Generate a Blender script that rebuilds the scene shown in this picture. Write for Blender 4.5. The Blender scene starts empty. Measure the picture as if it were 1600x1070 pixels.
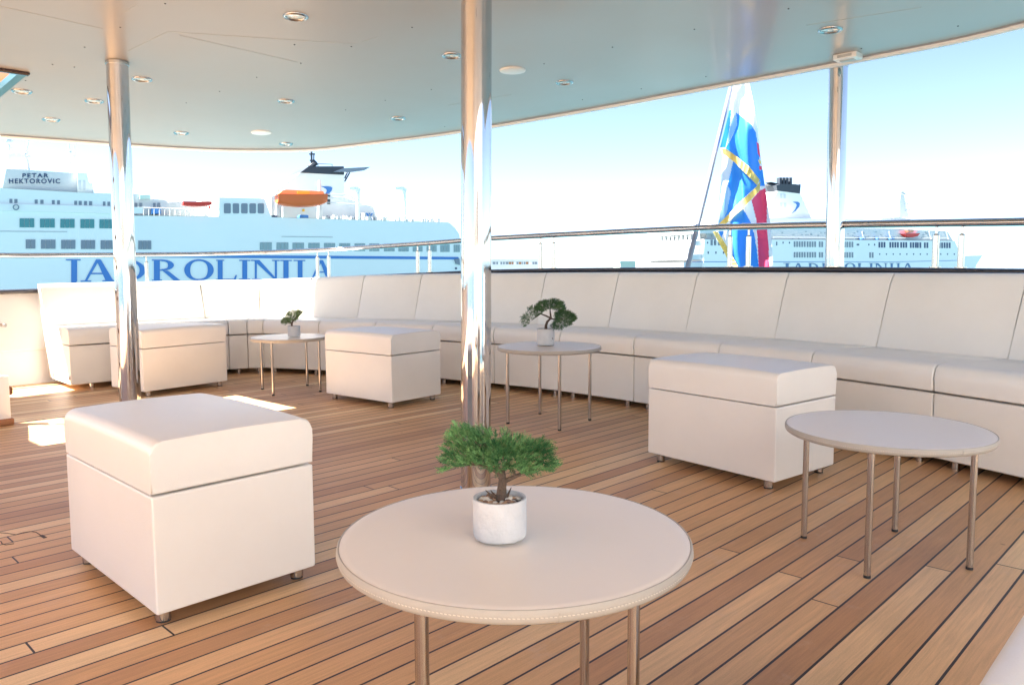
import bpy, bmesh, math, random
from mathutils import Vector, Matrix, noise
from mathutils.geometry import tessellate_polygon
R_ = math.radians
random.seed(7)
scene = bpy.context.scene
col = scene.collection

# ------------------------------------------------------------------ camera
FPX, TP, ROLL, SHY = 1206.0, 0.0879, -0.0049, -11.0/1600.0
cam_d = bpy.data.cameras.new('camera')
cam_d.sensor_width = 36.0
cam_d.lens = FPX/1600.0*36.0
cam_d.shift_y = SHY
cam_d.clip_start = 0.05
cam_d.clip_end = 30000
cam = bpy.data.objects.new('camera', cam_d)
col.objects.link(cam)
CM = Matrix.Rotation(math.pi/2-math.atan(TP), 3, 'X') @ Matrix.Rotation(ROLL, 3, 'Z')
cam.matrix_world = Matrix.Translation((0, 0, 1)) @ CM.to_4x4()
scene.camera = cam

# ------------------------------------------------------------------ light
SUN_DIR = Vector((-1.73, -0.20, 2.31)).normalized()      # towards the sun
w = bpy.data.worlds.new('World'); scene.world = w; w.use_nodes = True
nt = w.node_tree
bg = nt.nodes['Background']
sky = nt.nodes.new('ShaderNodeTexSky'); sky.sky_type = 'NISHITA'; sky.sun_disc = False
sky.sun_elevation = math.asin(SUN_DIR.z)
sky.sun_rotation = math.atan2(SUN_DIR.x, SUN_DIR.y)
sky.air_density = 0.6; sky.dust_density = 0.3; sky.ozone_density = 1.0; sky.altitude = 10
nt.links.new(sky.outputs[0], bg.inputs[0]); bg.inputs[1].default_value = 0.05
sd = bpy.data.lights.new('sun', 'SUN'); sd.energy = 5.0; sd.angle = R_(0.5); sd.color = (1.0, 0.975, 0.94)
so = bpy.data.objects.new('sun', sd); col.objects.link(so)
so.rotation_euler = SUN_DIR.to_track_quat('Z', 'Y').to_euler(); so.location = (-10, 0, 20)
scene.view_settings.view_transform = 'Standard'; scene.view_settings.look = 'None'
scene.view_settings.gamma = 1; scene.view_settings.exposure = 2.9
scene.view_settings.use_white_balance = True; scene.view_settings.white_balance_temperature = 6900; scene.view_settings.white_balance_tint = 10

# ------------------------------------------------------------------ axes and surveying helpers
UD = Vector((0.695, 0.719, 0)).normalized()       # ship's fore-and-aft line (towards the stern)
VD = Vector((-UD.y, UD.x, 0))                     # towards the port side
UANG = math.atan2(UD.y, UD.x)
def uv(a, b, z=0): return Vector((UD.x*a+VD.x*b, UD.y*a+VD.y*b, z))
def ray(px, py): return CM @ Vector(((px-800)/FPX, (535+SHY*1600-py)/FPX, -1))
def at(px, py, Y): d = ray(px, py); t = Y/d.y; return Vector((d.x*t, Y, 1+d.z*t))
def atz(px, py, z): d = ray(px, py); t = (z-1)/d.z; return Vector((d.x*t, d.y*t, z))
def ceil_z(p):
    v = p.x*VD.x+p.y*VD.y
    return 2.375-0.009*(v-3.5)**2
def atc(px, py):
    z = 2.35
    for _ in range(12):
        p = atz(px, py, z); z = ceil_z(p)
    return p

# ------------------------------------------------------------------ object helpers
def tag(o, label=None, cat=None, group=None, kind=None):
    if label: o['label'] = label
    if cat: o['category'] = cat
    if group: o['group'] = group
    if kind: o['kind'] = kind
    return o
def thing(name, label, cat, loc=(0, 0, 0), rz=0, group=None):
    o = bpy.data.objects.new(name, None); col.objects.link(o)
    o.empty_display_size = 0.1
    o.location = loc; o.rotation_euler = (0, 0, rz)
    return tag(o, label, cat, group)
def obj(name, bm, mat, parent=None, world=False, smooth=35, mats=None, wn=False):
    me = bpy.data.meshes.new(name)
    if world and parent is not None:
        p = parent
        off = Vector(p.location)
        while p.parent is not None:
            p = p.parent; off += Vector(p.location)
        bmesh.ops.translate(bm, verts=bm.verts, vec=-off)
    bmesh.ops.recalc_face_normals(bm, faces=bm.faces)
    bm.to_mesh(me); bm.free()
    for m in (mats or [mat]): me.materials.append(m)
    if smooth:
        for p_ in me.polygons: p_.use_smooth = True
        me.set_sharp_from_angle(angle=R_(smooth))
    o = bpy.data.objects.new(name, me); col.objects.link(o)
    o.parent = parent
    if wn:
        md = o.modifiers.new('normals', 'WEIGHTED_NORMAL'); md.keep_sharp = True; md.weight = 90
    return o
def copy_tree(o, parent=None):
    c = o.copy(); col.objects.link(c); c.parent = parent
    for ch in [x for x in col.objects if x.parent == o]: copy_tree(ch, c)
    return c
def BM(): return bmesh.new()
def box(bm, c, s, rz=0, bev=0, seg=2, M=None):
    r = bmesh.ops.create_cube(bm, size=1)
    vs = r['verts']
    T = (M or Matrix.Identity(4)) @ Matrix.Translation(c) @ Matrix.Rotation(rz, 4, 'Z') @ Matrix.Diagonal((s[0], s[1], s[2], 1))
    bmesh.ops.transform(bm, matrix=T, verts=vs)
    if bev:
        es = list({e for v in vs for e in v.link_edges})
        bmesh.ops.bevel(bm, geom=es, offset=bev, segments=seg, profile=0.5, affect='EDGES')
    return bm
def cyl(bm, a, b, r0, r1=None, n=16, caps=True):
    a = Vector(a); b = Vector(b); r1 = r0 if r1 is None else r1
    d = b-a
    q = d.to_track_quat('Z', 'Y').to_matrix().to_4x4()
    r = bmesh.ops.create_cone(bm, cap_ends=caps, segments=n, radius1=r0, radius2=r1, depth=d.length)
    bmesh.ops.transform(bm, matrix=Matrix.Translation((a+b)/2) @ q, verts=r['verts'])
    return bm
def tube(bm, pts, rad, n=10, closed=False):
    pts = [Vector(p) for p in pts]; N = len(pts); rings = []
    rads = rad if isinstance(rad, (list, tuple)) else [rad]*N
    up = Vector((0, 0, 1)); prev = None
    for i, p in enumerate(pts):
        if closed: d = pts[(i+1) % N]-pts[i-1]
        else: d = pts[min(i+1, N-1)]-pts[max(i-1, 0)]
        d.normalize()
        if prev is None:
            x = d.cross(up)
            if x.length < 1e-3: x = Vector((1, 0, 0))
        else: x = prev-d*prev.dot(d)
        x.normalize(); y = d.cross(x); prev = x
        rings.append([bm.verts.new(p+(x*math.cos(2*math.pi*k/n)+y*math.sin(2*math.pi*k/n))*rads[i]) for k in range(n)])
    M = N if closed else N-1
    for i in range(M):
        A = rings[i]; B = rings[(i+1) % N]
        for k in range(n): bm.faces.new((A[k], A[(k+1) % n], B[(k+1) % n], B[k]))
    if not closed:
        bm.faces.new(rings[0][::-1]); bm.faces.new(rings[-1])
    return bm
def lathe(bm, prof, n=48, c=(0, 0, 0)):
    c = Vector(c); rings = []
    for r, z in prof:
        if r < 1e-6: rings.append([bm.verts.new(c+Vector((0, 0, z)))])
        else: rings.append([bm.verts.new(c+Vector((r*math.cos(2*math.pi*k/n), r*math.sin(2*math.pi*k/n), z))) for k in range(n)])
    for A, B in zip(rings, rings[1:]):
        for k in range(n):
            k2 = (k+1) % n
            if len(A) == 1 and len(B) == 1: continue
            if len(A) == 1: bm.faces.new((A[0], B[k], B[k2]))
            elif len(B) == 1: bm.faces.new((A[k], A[k2], B[0]))
            else: bm.faces.new((A[k], A[k2], B[k2], B[k]))
    return bm
def prism(bm, pts, vec):
    """closed 3D polygon pushed along vec"""
    vec = Vector(vec)
    A = [bm.verts.new(Vector(p)) for p in pts]; B = [bm.verts.new(Vector(p)+vec) for p in pts]
    n = len(pts)
    for i in range(n): bm.faces.new((A[i], A[(i+1) % n], B[(i+1) % n], B[i]))
    if n == 4:
        bm.faces.new(A[::-1]); bm.faces.new(B)
    else:
        for a, b_, c in tessellate_polygon([[Vector(p) for p in pts]]):
            bm.faces.new((A[a], A[b_], A[c])); bm.faces.new((B[c], B[b_], B[a]))
    return bm
def sweep(bm, secs, cap=True):
    """loft a list of closed sections (equal counts)"""
    S = [[bm.verts.new(p) for p in s] for s in secs]; n = len(secs[0])
    for A, B in zip(S, S[1:]):
        for k in range(n): bm.faces.new((A[k], A[(k+1) % n], B[(k+1) % n], B[k]))
    if cap:
        bm.faces.new(S[0][::-1]); bm.faces.new(S[-1])
    return S

# ------------------------------------------------------------------ materials
def mat(name, color, rough=0.5, metal=0.0, coat=0.0, bump=None, var=None, spec=0.5, trans=0, ior=1.45, sheen=0, alpha=None):
    m = bpy.data.materials.new(name); m.use_nodes = True
    t = m.node_tree; b = t.nodes['Principled BSDF']
    b.inputs['Base Color'].default_value = (*color, 1)
    b.inputs['Roughness'].default_value = rough; b.inputs['Metallic'].default_value = metal
    b.inputs['Coat Weight'].default_value = coat; b.inputs['Coat Roughness'].default_value = 0.3 if 'leather' in name else 0.08
    b.inputs['Specular IOR Level'].default_value = spec; b.inputs['IOR'].default_value = ior
    b.inputs['Transmission Weight'].default_value = trans
    tc = t.nodes.new('ShaderNodeTexCoord')
    if var:
        sc, amt = var
        n = t.nodes.new('ShaderNodeTexNoise'); n.inputs['Scale'].default_value = sc; n.inputs['Detail'].default_value = 6
        n.inputs['Roughness'].default_value = 0.6
        t.links.new(tc.outputs['Object'], n.inputs['Vector'])
        mr = t.nodes.new('ShaderNodeMapRange'); mr.inputs[1].default_value = 0.3; mr.inputs[2].default_value = 0.7
        mr.inputs[3].default_value = 1-amt; mr.inputs[4].default_value = 1+amt*0.6
        t.links.new(n.outputs[0], mr.inputs[0])
        mx = t.nodes.new('ShaderNodeVectorMath'); mx.operation = 'SCALE'
        mx.inputs[0].default_value = color
        t.links.new(mr.outputs[0], mx.inputs['Scale']); t.links.new(mx.outputs[0], b.inputs['Base Color'])
        mr2 = t.nodes.new('ShaderNodeMapRange'); mr2.inputs[1].default_value = 0.3; mr2.inputs[2].default_value = 0.7
        mr2.inputs[3].default_value = max(0.02, rough*0.85); mr2.inputs[4].default_value = min(1, rough*1.2)
        t.links.new(n.outputs[0], mr2.inputs[0]); t.links.new(mr2.outputs[0], b.inputs['Roughness'])
    if bump:
        last = None
        for sc, st in bump:
            n = t.nodes.new('ShaderNodeTexNoise'); n.inputs['Scale'].default_value = sc; n.inputs['Detail'].default_value = 3
            t.links.new(tc.outputs['Object'], n.inputs['Vector'])
            bp = t.nodes.new('ShaderNodeBump'); bp.inputs['Strength'].default_value = st; bp.inputs['Distance'].default_value = 0.01
            t.links.new(n.outputs[0], bp.inputs['Height'])
            if last: t.links.new(last.outputs[0], bp.inputs['Normal'])
            last = bp
        t.links.new(last.outputs[0], b.inputs['Normal'])
    return m
LEATHER = mat('cream_leather', (0.855, 0.83, 0.775), 0.34, coat=0.4, bump=[(420, 0.14), (7, 0.34)], var=(2.5, 0.035))
LEATHER2 = mat('beige_leather', (0.84, 0.775, 0.69), 0.38, coat=0.2, bump=[(500, 0.08)], var=(3, 0.03))
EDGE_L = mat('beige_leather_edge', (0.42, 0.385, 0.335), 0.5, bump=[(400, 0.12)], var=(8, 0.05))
THREAD = mat('thread', (0.62, 0.57, 0.49), 0.8)
STEEL = mat('polished_steel', (0.57, 0.555, 0.55), 0.055, metal=1.0, var=(14, 0.04))
STEEL_B = mat('brushed_steel', (0.52, 0.49, 0.46), 0.17, metal=1.0)
RUBBER = mat('black_rubber', (0.03, 0.03, 0.03), 0.7)
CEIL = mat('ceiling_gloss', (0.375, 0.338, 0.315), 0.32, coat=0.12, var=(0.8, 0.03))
TRIM = mat('white_trim', (0.78, 0.77, 0.75), 0.35, coat=0.2)
BULW = mat('bulwark_paint', (0.78, 0.76, 0.73), 0.35, coat=0.2, var=(1.5, 0.03))
CAPM = mat('dark_capping', (0.035, 0.032, 0.04), 0.18, coat=0.6, var=(3, 0.1))
CEMENT = mat('cement_pot', (0.55, 0.565, 0.58), 0.85, bump=[(120, 0.25), (25, 0.2)], var=(26, 0.09))
BARK = mat('bark', (0.115, 0.08, 0.06), 0.85, bump=[(160, 0.9), (60, 0.6)], var=(90, 0.35))
SOIL = mat('soil', (0.05, 0.035, 0.025), 0.95)
GLASSD = mat('downlight_glass', (0.62, 0.70, 0.70), 0.12, coat=0.5)
VARN = mat('varnished_wood', (0.24, 0.075, 0.006), 0.4, coat=0.0, var=(6, 0.12))
DARKWOOD = mat('mahogany', (0.035, 0.008, 0.005), 0.25, coat=0.5, var=(8, 0.15))
BLUEP = mat('blue_paint', (0.05, 0.12, 0.15), 0.3)
TEAKB = mat('teak_block', (0.33, 0.14, 0.06), 0.5, var=(12, 0.15))
GREY = mat('grey_plastic', (0.45, 0.45, 0.44), 0.4)
SG0 = mat('dark_glass', (0.05, 0.06, 0.07), 0.1)
DOT = mat('dark_screw', (0.08, 0.08, 0.09), 0.4)

def leaf_mat(name, c1, c2):
    m = bpy.data.materials.new(name); m.use_nodes = True; t = m.node_tree; b = t.nodes['Principled BSDF']
    a = t.nodes.new('ShaderNodeAttribute'); a.attribute_name = 'tint'
    mx = t.nodes.new('ShaderNodeMix'); mx.data_type = 'RGBA'
    mx.inputs[6].default_value = (*c1, 1); mx.inputs[7].default_value = (*c2, 1)
    t.links.new(a.outputs['Fac'], mx.inputs[0]); t.links.new(mx.outputs[2], b.inputs['Base Color'])
    b.inputs['Roughness'].default_value = 0.6; b.inputs['Specular IOR Level'].default_value = 0.2
    return m
LEAF_A = leaf_mat('foliage_fresh', (0.012, 0.085, 0.028), (0.19, 0.40, 0.15))
LEAF_B = leaf_mat('foliage_dark', (0.025, 0.085, 0.03), (0.10, 0.20, 0.07))
LEAF_C = leaf_mat('foliage_light', (0.06, 0.13, 0.03), (0.17, 0.27, 0.07))

def deck_material():
    m = bpy.data.materials.new('teak_deck'); m.use_nodes = True; t = m.node_tree; b = t.nodes['Principled BSDF']
    L = t.links.new
    def math_(op, a, b_=None, c=None):
        n = t.nodes.new('ShaderNodeMath'); n.operation = op
        for i, x in enumerate((a, b_, c)):
            if x is None: continue
            if isinstance(x, (int, float)): n.inputs[i].default_value = x
            else: L(x, n.inputs[i])
        return n.outputs[0]
    tc = t.nodes.new('ShaderNodeTexCoord'); sp = t.nodes.new('ShaderNodeSeparateXYZ'); L(tc.outputs['Object'], sp.inputs[0])
    X, Y = sp.outputs[0], sp.outputs[1]
    PW = 0.0835
    yp = math_('DIVIDE', Y, PW); pid = math_('FLOOR', yp); fy = math_('FRACT', yp)
    wn = t.nodes.new('ShaderNodeTexWhiteNoise'); wn.noise_dimensions = '1D'; L(pid, wn.inputs['W'])
    xo = math_('ADD', X, math_('MULTIPLY', wn.outputs['Value'], 13.7))
    xs = math_('DIVIDE', xo, 3.9); sid = math_('FLOOR', xs); fx = math_('FRACT', xs)
    cb = t.nodes.new('ShaderNodeCombineXYZ'); L(pid, cb.inputs[0]); L(sid, cb.inputs[1])
    wn2 = t.nodes.new('ShaderNodeTexWhiteNoise'); wn2.noise_dimensions = '2D'; L(cb.outputs[0], wn2.inputs['Vector'])
    ramp = t.nodes.new('ShaderNodeValToRGB'); L(wn2.outputs['Value'], ramp.inputs[0])
    cr = ramp.color_ramp
    cr.elements[0].position = 0; cr.elements[0].color = (0.50, 0.265, 0.13, 1)
    cr.elements[1].position = 1; cr.elements[1].color = (0.80, 0.57, 0.33, 1)
    for p_, c_ in ((0.2, (0.59, 0.335, 0.165, 1)), (0.55, (0.655, 0.395, 0.20, 1)), (0.8, (0.72, 0.46, 0.245, 1))):
        e = cr.elements.new(p_); e.color = c_
    # grain
    sh = t.nodes.new('ShaderNodeCombineXYZ')
    L(math_('ADD', math_('MULTIPLY', X, 3.0), math_('MULTIPLY', wn2.outputs['Value'], 50)), sh.inputs[0])
    L(math_('MULTIPLY', Y, 70.0), sh.inputs[1]); L(math_('MULTIPLY', pid, 3.1), sh.inputs[2])
    g = t.nodes.new('ShaderNodeTexNoise'); g.inputs['Scale'].default_value = 1.6; g.inputs['Detail'].default_value = 7
    g.inputs['Roughness'].default_value = 0.65; g.inputs['Distortion'].default_value = 0.6
    L(sh.outputs[0], g.inputs['Vector'])
    f = t.nodes.new('ShaderNodeTexNoise'); f.inputs['Scale'].default_value = 260; f.inputs['Detail'].default_value = 2
    L(tc.outputs['Object'], f.inputs['Vector'])
    big = t.nodes.new('ShaderNodeTexNoise'); big.inputs['Scale'].default_value = 1.7; big.inputs['Detail'].default_value = 5
    L(tc.outputs['Object'], big.inputs['Vector'])
    s = math_('ADD', math_('MULTIPLY', math_('SUBTRACT', g.outputs[0], 0.5), 0.75), 1.0)
    s = math_('ADD', s, math_('MULTIPLY', math_('SUBTRACT', f.outputs[0], 0.5), 0.30))
    s = math_('ADD', s, math_('MULTIPLY', math_('SUBTRACT', big.outputs[0], 0.5), 0.45))
    sc = t.nodes.new('ShaderNodeVectorMath'); sc.operation = 'SCALE'; L(ramp.outputs[0], sc.inputs[0]); L(s, sc.inputs['Scale'])
    # pale salt marks
    w2 = t.nodes.new('ShaderNodeTexNoise'); w2.inputs['Scale'].default_value = 5; w2.inputs['Detail'].default_value = 8; w2.inputs['Roughness'].default_value = 0.75
    L(tc.outputs['Object'], w2.inputs['Vector'])
    wm = t.nodes.new('ShaderNodeMapRange'); wm.inputs[1].default_value = 0.57; wm.inputs[2].default_value = 0.75; wm.inputs[3].default_value = 0; wm.inputs[4].default_value = 0.34
    L(w2.outputs[0], wm.inputs[0])
    mx0 = t.nodes.new('ShaderNodeMix'); mx0.data_type = 'RGBA'; L(wm.outputs[0], mx0.inputs[0]); L(sc.outputs[0], mx0.inputs[6]); mx0.inputs[7].default_value = (0.62, 0.50, 0.42, 1)
    # dark knots
    kv = t.nodes.new('ShaderNodeTexVoronoi'); kv.inputs['Scale'].default_value = 4.5; L(tc.outputs['Object'], kv.inputs['Vector'])
    km = t.nodes.new('ShaderNodeMapRange'); km.inputs[1].default_value = 0.018; km.inputs[2].default_value = 0.05; km.inputs[3].default_value = 0.55; km.inputs[4].default_value = 0
    L(kv.outputs['Distance'], km.inputs[0])
    mxk = t.nodes.new('ShaderNodeMix'); mxk.data_type = 'RGBA'; L(km.outputs[0], mxk.inputs[0]); L(mx0.outputs[2], mxk.inputs[6]); mxk.inputs[7].default_value = (0.16, 0.08, 0.045, 1)
    # caulking
    c1 = math_('GREATER_THAN', math_('ABSOLUTE', math_('SUBTRACT', fy, 0.5)), 0.5-0.042)
    c2 = math_('LESS_THAN', fx, 0.0014)
    c = math_('MAXIMUM', c1, c2)
    mx = t.nodes.new('ShaderNodeMix'); mx.data_type = 'RGBA'; L(c, mx.inputs[0]); L(mxk.outputs[2], mx.inputs[6]); mx.inputs[7].default_value = (0.022, 0.017, 0.022, 1)
    L(mx.outputs[2], b.inputs['Base Color'])
    rr = t.nodes.new('ShaderNodeMapRange'); rr.inputs[3].default_value = 0.36; rr.inputs[4].default_value = 0.52; L(g.outputs[0], rr.inputs[0])
    L(rr.outputs[0], b.inputs['Roughness'])
    b.inputs['Specular IOR Level'].default_value = 0.4
    h = math_('SUBTRACT', math_('MULTIPLY', g.outputs[0], 0.25), c)
    bp = t.nodes.new('ShaderNodeBump'); bp.inputs['Strength'].default_value = 0.35; bp.inputs['Distance'].default_value = 0.002
    L(h, bp.inputs['Height']); L(bp.outputs[0], b.inputs['Normal'])
    return m
DECK = deck_material()

# ------------------------------------------------------------------ the curved run of seating: joints, outward normals, back heights
J = [(-3.66, 6.34), (-2.69, 7.30), (-2.54, 7.38), (-2.40, 7.42), (-1.81, 7.21), (-1.24, 6.95), (-0.69, 6.66), (-0.15, 6.32),
     (0.37, 5.92), (0.86, 5.42), (1.33, 4.93), (1.72, 4.40), (2.09, 3.79), (2.42, 3.15), (2.70, 2.50), (2.93, 1.83)]
J = [Vector((a, b, 0)) for a, b in J]
HB = [0.875, 0.88, 0.885, 0.905, 0.93, 0.942, 0.948, 0.952, 0.955, 0.955, 0.955, 0.955, 0.955, 0.95, 0.95, 0.95]
NRM = []
for i in range(len(J)):
    ns = []
    if i > 0: d = (J[i]-J[i-1]).normalized(); ns.append(Vector((-d.y, d.x, 0)))
    if i < len(J)-1: d = (J[i+1]-J[i]).normalized(); ns.append(Vector((-d.y, d.x, 0)))
    NRM.append(sum(ns, Vector((0, 0, 0))).normalized())
d0 = (J[1]-J[0]).normalized()
NRM[0] = Vector((-d0.y, d0.x, 0)); NRM[1] = Vector((-0.64, 0.77, 0)).normalized()
NRM[2] = Vector((-0.15, 0.99, 0)).normalized(); NRM[3] = Vector((0.38, 0.925, 0)).normalized()
def run(dist):
    """points of the run at a distance outward from the seat fronts"""
    return [J[i]+NRM[i]*dist for i in range(len(J))]

# ------------------------------------------------------------------ sea
def sea():
    m = bpy.data.materials.new('sea_water'); m.use_nodes = True; t = m.node_tree; b = t.nodes['Principled BSDF']
    b.inputs['Base Color'].default_value = (0.05, 0.13, 0.15, 1); b.inputs['Roughness'].default_value = 0.15; b.inputs['IOR'].default_value = 1.33
    tc = t.nodes.new('ShaderNodeTexCoord'); n = t.nodes.new('ShaderNodeTexNoise'); n.inputs['Scale'].default_value = 0.8; n.inputs['Detail'].default_value = 6
    t.links.new(tc.outputs['Object'], n.inputs['Vector'])
    bp = t.nodes.new('ShaderNodeBump'); bp.inputs['Strength'].default_value = 0.6; bp.inputs['Distance'].default_value = 0.3
    t.links.new(n.outputs[0], bp.inputs['Height']); t.links.new(bp.outputs[0], b.inputs['Normal'])
    bm = BM(); bmesh.ops.create_grid(bm, x_segments=2, y_segments=2, size=12000)
    o = obj('sea', bm, m, smooth=0); o.location = (0, 0, -7); tag(o, kind='structure')
sea()

# ------------------------------------------------------------------ deck
bul_in = run(0.64); bul_top = run(0.99)
def local_uv(p): return Vector((p.x*UD.x+p.y*UD.y, p.x*VD.x+p.y*VD.y, 0))
port0 = uv(-13.0, local_uv(J[0]).y+0.66); stb0 = uv(-13.0, local_uv(run(0.7)[-1]).y-0.4)
def outline(dist):
    P = run(dist); v = local_uv(P[0]).y
    A = uv(-13.0, v)
    S = uv(local_uv(P[-1]).x-1.0, local_uv(P[-1]).y-0.45); S2 = uv(-13.0, local_uv(P[-1]).y-0.9)
    return [A]+P+[S, S2]
bm = BM(); prism(bm, [p-Vector((0, 0, 0.12)) for p in outline(1.0)], (0, 0, 0.12))
bmesh.ops.rotate(bm, verts=bm.verts, matrix=Matrix.Rotation(-UANG, 3, 'Z'))
deck = obj('deck', bm, DECK, smooth=0); deck.rotation_euler = (0, 0, UANG); tag(deck, kind='structure')
# own hull below the deck
bm = BM(); prism(bm, [p-Vector((0, 0, 7.6)) for p in outline(1.02)], (0, 0, 7.47))
tag(obj('hull', bm, BULW, smooth=0), kind='structure')
# curved caulked inlay in the deck at the left
INL = [(0, 832), (12, 833), (25, 835), (35, 832), (47, 830), (56, 831), (64, 836), (71, 840)]
CAULK = mat('deck_caulk', (0.06, 0.035, 0.03), 0.6)
bm = BM()
pts = [atz(x, y, 0) for x, y in [(-14, 832)]+INL]
for i, (a, b_) in enumerate(zip(pts, pts[1:])):
    d = (b_-a).normalized(); n = Vector((-d.y, d.x, 0)); wd = 0.0014+(0.0045 if i > 6 else 0)
    prism(bm, [a-n*wd, b_-n*wd, b_+n*wd, a+n*wd], (0, 0, 0.0012))
pts = [atz(x, y, 0) for x, y in [(-10, 844), (2, 846), (3, 849), (9, 851), (22, 849)]]
for a, b_ in zip(pts, pts[1:]):
    d = (b_-a).normalized(); n = Vector((-d.y, d.x, 0)); prism(bm, [a-n*.0016, b_-n*.0016, b_+n*.0016, a+n*.0016], (0, 0, 0.0015))
o = obj('caulk_seam', bm, CAULK, smooth=0); o.parent = deck; o.rotation_euler = (0, 0, -UANG)

# ------------------------------------------------------------------ bulwark, capping, railing
CAPZ = []; RAILZ = []
def lerp_tab(tab, x):
    if x <= tab[0][0]: return tab[0][1]
    for (a, b_), (c, d) in zip(tab, tab[1:]):
        if x <= c: return b_+(d-b_)*(x-a)/(c-a)
    return tab[-1][1]
# heights surveyed along the run: index of joint -> metres above deck
CAPH = [(-2, 0.80), (-1, 0.805), (0, 0.825), (1, 0.86), (2, 0.875), (3, 0.90), (4, 0.928), (5, 0.953), (6, 0.978), (7, 0.988), (8, 0.992), (9, 0.993), (10, 0.991), (11, 0.984), (12, 0.974), (17, 0.972)]
RAILH = [(-2, 1.12), (-1, 1.12), (0, 1.129), (1, 1.152), (2, 1.173), (3, 1.197), (4, 1.222), (5, 1.25), (6, 1.283), (7, 1.297), (8, 1.306), (9, 1.307), (10, 1.291), (11, 1.267), (12, 1.238), (13, 1.22), (17, 1.20)]
def path(dist, tab, dz=0, sub=6, i0=-2, i1=16):
    P = run(dist); v0 = local_uv(P[0])
    key = {i: P[i] for i in range(len(P))}
    key[-1] = uv(v0.x-1.6, v0.y); key[-2] = uv(-12.5, v0.y)
    l = local_uv(P[-1]); key[16] = uv(l.x-0.7, l.y-0.35)
    ks = sorted(k for k in key if i0 <= k <= i1); out = []
    for n, k in enumerate(ks[:-1]):
        p0 = key[ks[max(n-1, 0)]]; p1 = key[k]; p2 = key[ks[n+1]]; p3 = key[ks[min(n+2, len(ks)-1)]]
        if k < 0: p0 = p1*2-p2; p3 = p2*2-p1
        if k == 0: p0 = p1*2-p2 if False else key[-1]
        for s in range(sub):
            t = s/sub
            # centripetal-like: Catmull-Rom with tangents scaled to the segment
            L_ = (p2-p1).length
            m1 = (p2-p0)/max((p2-p1).length+(p1-p0).length, 1e-6)*L_
            m2 = (p3-p1)/max((p3-p2).length+(p2-p1).length, 1e-6)*L_
            q = p1*(2*t**3-3*t**2+1)+m1*(t**3-2*t**2+t)+p2*(-2*t**3+3*t**2)+m2*(t**3-t**2)
            out.append(Vector((q.x, q.y, lerp_tab(tab, k+t)+dz)))
    q = key[ks[-1]]; out.append(Vector((q.x, q.y, lerp_tab(tab, ks[-1])+dz)))
    return out
def frames(P):
    F = []
    for i in range(len(P)):
        d = P[min(i+1, len(P)-1)]-P[max(i-1, 0)]; d.z = 0; d.normalize(); F.append(Vector((-d.y, d.x, 0)))
    return F
base = thing('bulwark', 'white bulwark around the stern deck behind the curved sofa', 'bulwark', (0, 0, 0))
Pb = path(0.70, CAPH); Pt = path(1.00, CAPH); Nb = frames(Pt)
bm = BM(); secs = []
for a, b_, n in zip(Pb, Pt, Nb):
    zt = b_.z-0.02
    a0 = Vector((a.x, a.y, 0.0)); t0 = Vector((b_.x, b_.y, zt))
    mid = a0.lerp(t0, 0.36)
    secs.append([a0, mid-n*0.0+Vector((0, 0, -0.006)), mid-n*0.006, mid-n*0.006+Vector((0, 0, 0.012)), mid+Vector((0, 0, 0.018)), t0, t0+n*0.10, Vector((a.x, a.y, -0.3))+n*0.35])
sweep(bm, secs)
obj('panel', bm, BULW, base, smooth=40)
bm = BM(); Pc = path(1.01, CAPH)
secs = []
for p, n in zip(Pc, Nb):
    secs.append([p+n*a+Vector((0, 0, b_)) for a, b_ in ((-0.06, -0.035), (-0.072, -0.028), (-0.078, -0.012), (-0.07, -0.002), (-0.05, 0.004), (0.05, 0.004), (0.07, -0.004), (0.075, -0.02), (0.06, -0.035))])
sweep(bm, secs)
obj('capping', bm, CAPM, base, smooth=60)
rail = thing('railing', 'polished steel handrail on short twin posts above the dark capping', 'railing', (0, 0, 0))
Pr = path(1.01, RAILH)
bm = BM(); tube(bm, Pr, 0.0245, n=16); obj('handrail', bm, STEEL, rail, smooth=60)
def rail_pt(px):
    best = None
    for a, b_ in zip(Pr, Pr[1:]):
        xa = 800+FPX*a.x/a.y; xb = 800+FPX*b_.x/b_.y
        if (xa-px)*(xb-px) <= 0 and a.y > 0.5 and b_.y > 0.5:
            t = (px-xa)/(xb-xa); p = a.lerp(b_, t)
            if best is None or p.y > best.y: best = p
    return best
def cap_z(p):
    q = min(Pc, key=lambda c: (c.x-p.x)**2+(c.y-p.y)**2); return q.z+0.004
for px in (232, 498, 515.5, 654, 672.5, 845, 865.5, 1139, 1168, 1459, 1499):
    p = rail_pt(px)
    z0 = cap_z(p)
    bm = BM()
    cyl(bm, (p.x, p.y, z0-0.02), (p.x, p.y, z0+0.006), 0.034, n=20)
    cyl(bm, (p.x, p.y, z0), (p.x, p.y, p.z-0.075), 0.0195, n=18)
    cyl(bm, (p.x, p.y, p.z-0.0755), (p.x, p.y, p.z-0.066), 0.0195, 0.010, n=18)
    cyl(bm, (p.x, p.y, p.z-0.07), (p.x, p.y, p.z-0.015), 0.0085, n=12)
    obj('post', bm, STEEL_B, rail, smooth=40)

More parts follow.
